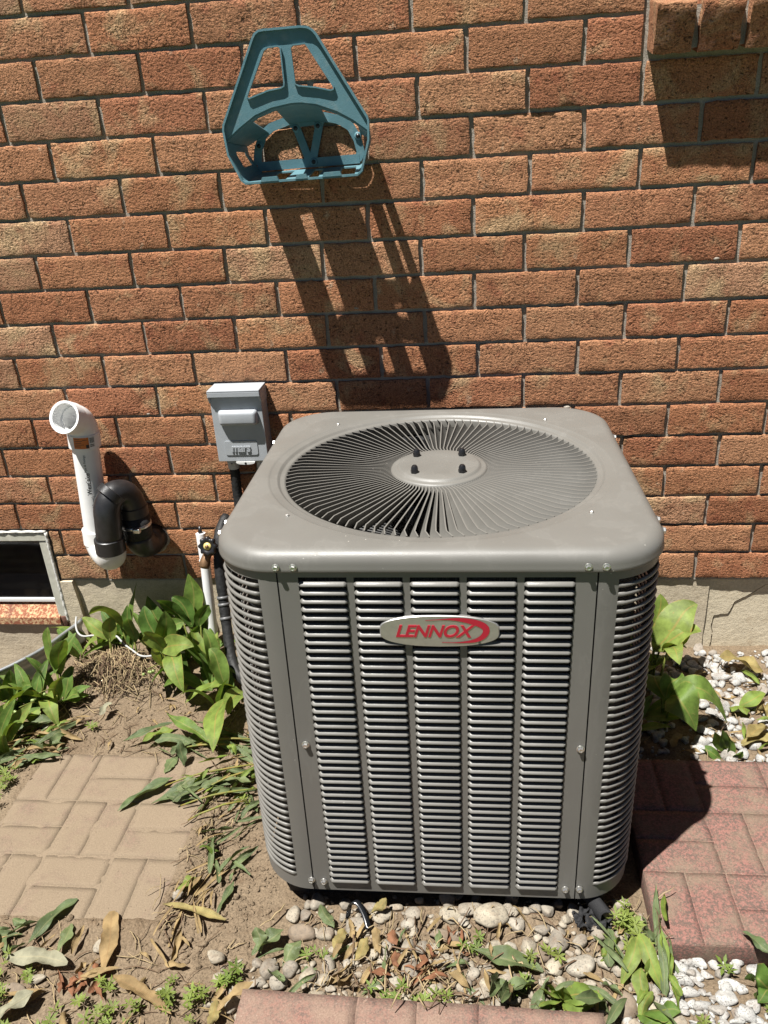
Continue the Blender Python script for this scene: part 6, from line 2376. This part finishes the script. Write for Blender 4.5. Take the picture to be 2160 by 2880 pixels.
litter('leaf_litter', M_DRY, 'scattered scraps of tan dead leaf over soil and gravel', 62, [
    (24, -0.20, 0.10, -1.06, -0.92, 1.2, 0.9, 0.03, 0.08, 0.005, 0.014, 0.025),
    (30, -0.56, -0.46, -0.95, -0.50, 1.1, 0.6, 0.03, 0.09, 0.003, 0.009, 0.015),
    (30, -1.15, -0.96, -0.55, -0.36, 0.4, 0.6, 0.03, 0.10, 0.005, 0.016, 0.02),
    (40, -0.95, -0.38, -1.20, -0.98, 0.3, 1.2, 0.02, 0.08, 0.004, 0.014, 0.012),
    (22, 0.42, 0.95, -0.49, -0.08, 0.3, 1.2, 0.02, 0.08, 0.006, 0.024, 0.02),
    (20, -0.90, -0.45, -0.46, -0.26, 0.5, 1.2, 0.015, 0.05, 0.003, 0.009, 0.006),
    (14, 0.10, 0.36, -1.07, -0.90, 0.9, 1.0, 0.02, 0.07, 0.004, 0.012, 0.02)])
litter('leaf_litter', M_REDLEAF, 'rust brown dead leaf scraps in the front gravel', 63, [
    (12, -0.08, 0.06, -1.04, -0.94, 1.2, 1.0, 0.02, 0.06, 0.006, 0.016, 0.02),
    (10, -0.70, -0.60, -1.09, -1.04, 0.2, 1.2, 0.02, 0.05, 0.006, 0.014, 0.008)])
litter('leaf_litter', M_LEAFY, 'light green leaf scraps by the wilted tangle', 64, [
    (16, -0.62, -0.42, -0.62, -0.42, 0.5, 0.6, 0.03, 0.09, 0.008, 0.02, 0.03),
    (12, -1.14, -1.0, -0.52, -0.38, 0.4, 0.6, 0.03, 0.09, 0.008, 0.02, 0.02),
    (12, 0.28, 0.40, -1.05, -0.90, 1.5, 0.6, 0.03, 0.08, 0.006, 0.014, 0.03),
    (8, 0.45, 0.9, -0.48, -0.1, 1.5, 1.6, 0.03, 0.07, 0.008, 0.02, 0.02)])

# ------------------------------------------------------------------ weeds: small whorls of narrow leaflets
def whorl(mb, x, y, z, rnd, size, n=None):
    n = n or rnd.randint(5, 8)
    a0 = rnd.uniform(0, 6.28)
    lean = Vector((rnd.uniform(-0.4, 0.4), rnd.uniform(-0.4, 0.4), 1)).normalized()
    a = lean.orthogonal().normalized()
    b = lean.cross(a)
    c = Vector((x, y, z))
    for k in range(n):
        t = a0 + 6.283 * k / n + rnd.uniform(-0.15, 0.15)
        d = a * math.cos(t) + b * math.sin(t) + lean * rnd.uniform(0.1, 0.5)
        s = lean.cross(d).normalized()
        L = size * rnd.uniform(0.75, 1.15)
        w = L * 0.17
        vs = [c, c + d * L * 0.55 + s * w, c + d * L, c + d * L * 0.55 - s * w, c + d * L * 0.55 - lean * w * 0.35]
        mb.add(vs, [(0, 1, 4), (1, 2, 4), (2, 3, 4), (3, 0, 4)], [(0.5, 0), (1, 0.5), (0.5, 0.8), (0, 0.5), (0.5, 0.5)])


def weed(mb, x, y, rnd, tall, size):
    g = gz(x, y) if out_slabs(x, y) else 0.02
    n = max(1, int(tall / 0.012))
    for k in range(n):
        f = (k + 1) / n
        whorl(mb, x + rnd.uniform(-0.006, 0.006), y + rnd.uniform(-0.006, 0.006), g + tall * f, rnd, size * (0.75 + 0.35 * f))


rnd = random.Random(33)
mb = MB()
for _ in range(150):
    x = rnd.uniform(-0.86, -0.36)
    y = rnd.uniform(-1.22, -1.055) + max(0, rnd.gauss(0, 0.012))
    if not out_slabs(x, y, 0.0):
        continue
    if nz(x * 9, y * 9, 5) < -0.12:
        continue
    weed(mb, x, y, rnd, rnd.uniform(0.006, 0.03), rnd.uniform(0.009, 0.016))
for _ in range(60):
    x, y = rnd.uniform(-1.14, -1.02), rnd.uniform(-0.85, -0.5)
    weed(mb, x, y, rnd, rnd.uniform(0.006, 0.025), rnd.uniform(0.009, 0.015))
tag(mb.build('ground_weeds', M_WEED, uv=True), 'low bright green weeds spread over the lower left ground', 'weeds', kind='stuff')
wl = [(0.335, -0.905, 14, 0.035, 'leafy bright weed clump against the left edge of the red slab'),
      (0.345, -0.955, 10, 0.03, 'small bright weed clump just below the black fabric scrap'),
      (-0.02, -1.075, 12, 0.02, 'bright weed clump along the top edge of the bottom slab'),
      (-0.10, -1.07, 8, 0.018, 'small weed at the top edge of the bottom slab left of the clump'),
      (-0.235, -0.995, 3, 0.02, 'single yellow green weed in front of the grey speckled stone'),
      (-0.385, -1.045, 8, 0.022, 'weed growing by the tan leaf left of the bottom slab corner'),
      (0.19, -0.985, 4, 0.03, 'weed growing between the round cream stones'),
      (0.13, -1.045, 4, 0.025, 'weed over the torn leaves at the bottom slab'),
      (0.44, -1.10, 4, 0.02, 'small weed on the white stones below the red slab'),
      (0.49, -0.985, 2, 0.02, 'tiny weed at the front edge of the red slab'),
      (0.56, -1.07, 6, 0.02, 'grey green weed among the white stones at lower right'),
      (-0.925, -0.40, 2, 0.012, 'tiny starry weed on the bare soil above the dusty slab'),
      (-0.46, -0.62, 3, 0.015, 'tiny weed on soil between dusty slab and air conditioner'),
      (0.055, -0.965, 4, 0.018, 'small bright weed right of the folded leaf')]
for x, y, n, hgt, lab in wl:
    mb = MB()
    for _ in range(n):
        weed(mb, x + rnd.gauss(0, 0.014), y + rnd.gauss(0, 0.010), rnd, hgt * rnd.uniform(0.5, 1.2), rnd.uniform(0.011, 0.017))
    tag(mb.build('weed', M_WEED, uv=True), lab, 'weed')

# ------------------------------------------------------------------ straw, stems and roots
def straw(mb, x, y, rnd, L, r, lift=0.006, az=None, curl=0.4, tilt=0.0):
    az = rnd.uniform(0, 6.28) if az is None else az
    pts = []
    d = Vector((math.cos(az), math.sin(az), 0))
    p = Vector((x, y, 0)) - d * L / 2
    cz = rnd.uniform(-curl, curl)
    for k in range(6):
        g = gz(p.x, p.y)
        if not out_slabs(p.x, p.y):
            g = 0.0115 if p.x < -0.5 else 0.046
        pts.append(Vector((p.x, p.y, g + r + lift * rnd.random() + tilt * k / 5 * L)))
        d = Matrix.Rotation(cz / 5 + rnd.uniform(-0.15, 0.15), 3, 'Z') @ d
        p += d * L / 5
    mb.tube(pts, [r * 0.7, r, r, r, r * 0.9, r * 0.5], 4, True, 0.6)


rnd = random.Random(44)
mb = MB()
md = MB()
for _ in range(420):      # nest like heap beside the well
    x, y = rnd.gauss(-0.935, 0.055), rnd.gauss(-0.205, 0.035)
    (mb if rnd.random() < 0.6 else md).v
    straw(mb if rnd.random() < 0.55 else md, x, y, rnd, rnd.uniform(0.03, 0.11), rnd.uniform(0.0006, 0.0016), 0.03, None, 1.6, rnd.uniform(-0.15, 0.2))
tag(mb.build('straw_heap', M_STRAW), 'heap of dry straw and roots between window well and plants', 'straw', kind='stuff')
tag(md.build('root_litter', M_ROOT), 'dark roots tangled in the straw heap', 'roots', kind='stuff')
mb = MB()
md = MB()
for _ in range(150):      # litter in the front gravel
    x, y = rnd.gauss(-0.03, 0.12), rnd.uniform(-1.085, -0.91)
    straw(mb if rnd.random() < 0.7 else md, x, y, rnd, rnd.uniform(0.02, 0.09), rnd.uniform(0.0006, 0.0018), 0.03, None, 0.9)
for _ in range(170):      # along the bottom left
    x, y = rnd.uniform(-0.95, -0.36), rnd.uniform(-1.2, -0.97)
    straw(mb if rnd.random() < 0.4 else md, x, y, rnd, rnd.uniform(0.015, 0.07), rnd.uniform(0.0005, 0.0012), 0.008, None, 1.2)
for _ in range(170):      # on the bare soil and by the slab edge
    x, y = rnd.uniform(-1.0, -0.42), rnd.uniform(-0.5, -0.24)
    straw(mb if rnd.random() < 0.4 else md, x, y, rnd, rnd.uniform(0.012, 0.06), rnd.uniform(0.0005, 0.0012), 0.005, None, 0.8)
for _ in range(110):
    x, y = rnd.gauss(-0.515, 0.03), rnd.uniform(-0.95, -0.45)
    straw(mb if rnd.random() < 0.5 else md, x, y, rnd, rnd.uniform(0.02, 0.08), rnd.uniform(0.0006, 0.0014), 0.012, rnd.gauss(1.2, 0.6), 0.8)
for _ in range(120):
    x, y = rnd.gauss(-1.08, 0.05), rnd.uniform(-0.52, -0.30)
    straw(mb if rnd.random() < 0.6 else md, x, y, rnd, rnd.uniform(0.02, 0.09), rnd.uniform(0.0006, 0.0016), 0.015, None, 0.8)
for _ in range(90):
    x, y = rnd.uniform(0.36, 0.85), rnd.uniform(-0.5, -0.06)
    straw(mb if rnd.random() < 0.5 else md, x, y, rnd, rnd.uniform(0.02, 0.08), rnd.uniform(0.0006, 0.0014), 0.02, None, 0.8)
for _ in range(50):
    x, y = rnd.uniform(0.27, 0.40), rnd.uniform(-1.05, -0.84)
    straw(mb if rnd.random() < 0.5 else md, x, y, rnd, rnd.uniform(0.02, 0.08), rnd.uniform(0.0006, 0.0014), 0.02, None, 0.8)
tag(mb.build('straw_litter', M_STRAW), 'dry straw strewn over soil and gravel', 'straw', kind='stuff')
tag(md.build('root_litter', M_ROOT), 'dark rootlets strewn over soil and gravel', 'roots', kind='stuff')
mb = MB()
for (x0, y0, x1, y1) in ((-0.58, -0.62, -0.42, -0.53), (-0.60, -0.66, -0.43, -0.60), (-0.66, -0.60, -0.44, -0.52), (-0.63, -0.46, -0.47, -0.44), (-0.67, -0.48, -0.52, -0.46), (-0.57, -0.70, -0.45, -0.64)):
    p = [Vector((x0 + (x1 - x0) * k / 5, y0 + (y1 - y0) * k / 5, 0.018 + 0.012 * math.sin(math.pi * k / 5) + 0.004 * rnd.random())) for k in range(6)]
    mb.tube(p, [0.0018, 0.0022, 0.0025, 0.0025, 0.0022, 0.0015], 6)
tag(mb.build('cut_stems', M_LEAFY), 'cut green stems lying between dusty slab and air conditioner', 'stems', kind='stuff')

# ------------------------------------------------------------------ torn fabric and strap
def crumple(name, label, cat, x0, x1, y0, y1, z, amp, mt, seed, n=18, roll=0.0):
    vs, fs = [], []
    for j in range(n + 1):
        for i in range(n + 1):
            u, v = i / n, j / n
            x = x0 + (x1 - x0) * u + 0.006 * nz(u * 5, v * 5, seed)
            y = y0 + (y1 - y0) * v + 0.006 * nz(u * 5, v * 5, seed + 4)
            h = z + amp * (0.5 + nz(u * 2.6 + seed, v * 2.6)) + amp * 0.5 * nz(u * 7, v * 7, seed)
            vs.append((x, y, max(h, gz(x, y) + 0.003)))
    k = n + 1
    for j in range(n):
        for i in range(n):
            if nz(i * 0.5 + seed, j * 0.5, 3) < 0.32 and abs(i - n / 2) + abs(j - n / 2) < n * (0.72 + 0.25 * nz(i * 0.4, j * 0.4, seed)):
                fs.append((j * k + i, j * k + i + 1, (j + 1) * k + i + 1, (j + 1) * k + i))
    o = mk(name, vs, fs, mt)
    s = o.modifiers.new('thickness', 'SOLIDIFY')
    s.thickness = 0.001
    return tag(o, label, cat)


crumple('fabric_scrap', 'torn black landscape fabric sticking out by the front right corner of the unit', 'fabric', 0.240, 0.305, -0.930, -0.880, 0.012, 0.026, M_FABRIC, 3)
mb = MB()
vs, fs = [], []
pa = [Vector((0.268, -0.862, 0.045)), Vector((0.300, -0.915, 0.035))]
for i in range(9):
    for j in range(15):
        t = j / 14 * 5.2
        c = pa[0].lerp(pa[1], i / 8)
        r = 0.012 + 0.004 * j / 14
        vs.append((c.x + r * math.cos(t) + 0.002 * nz(i, j * 0.4), c.y + 0.4 * r * math.sin(t), c.z + r * math.sin(t)))
for i in range(8):
    for j in range(14):
        fs.append((i * 15 + j, i * 15 + j + 1, (i + 1) * 15 + j + 1, (i + 1) * 15 + j))
o = mk('fabric_roll', vs, fs, M_FABRIC)
o.modifiers.new('thickness', 'SOLIDIFY').thickness = 0.001
tag(o, 'rolled up end of black landscape fabric beside the torn scrap', 'fabric')
p = smooth_path([(-0.185, -0.918, 0.012), (-0.180, -0.905, 0.040), (-0.166, -0.905, 0.044), (-0.150, -0.925, 0.032), (-0.142, -0.945, 0.022)], 24)
vs, fs = [], []
for q in p:
    vs += [(q.x - 0.004, q.y - 0.005, q.z + 0.003), (q.x + 0.004, q.y + 0.005, q.z), (q.x + 0.0042, q.y + 0.005, q.z - 0.0012), (q.x - 0.0038, q.y - 0.005, q.z + 0.0018)]
for i in range(len(p) - 1):
    for k in range(4):
        fs.append((i * 4 + k, i * 4 + (k + 1) % 4, (i + 1) * 4 + (k + 1) % 4, (i + 1) * 4 + k))
tag(mk('plastic_strap', vs, fs, M_STRAP), 'glossy black plastic strap looped out of the front gravel', 'strap')

# unseen dark green plane, added out of view to cut light bounced onto the wall
mb = MB()
mb.add([(-30, -30, 0.03), (30, -30, 0.03), (30, -1.78, 0.03), (-30, -1.78, 0.03)], [(0, 1, 2, 3)])
tag(mb.build('added_lawn', simple('lawn green', (0.045, 0.075, 0.02), 0.9, 0, 0.2, 3, 0.3)), kind='structure')
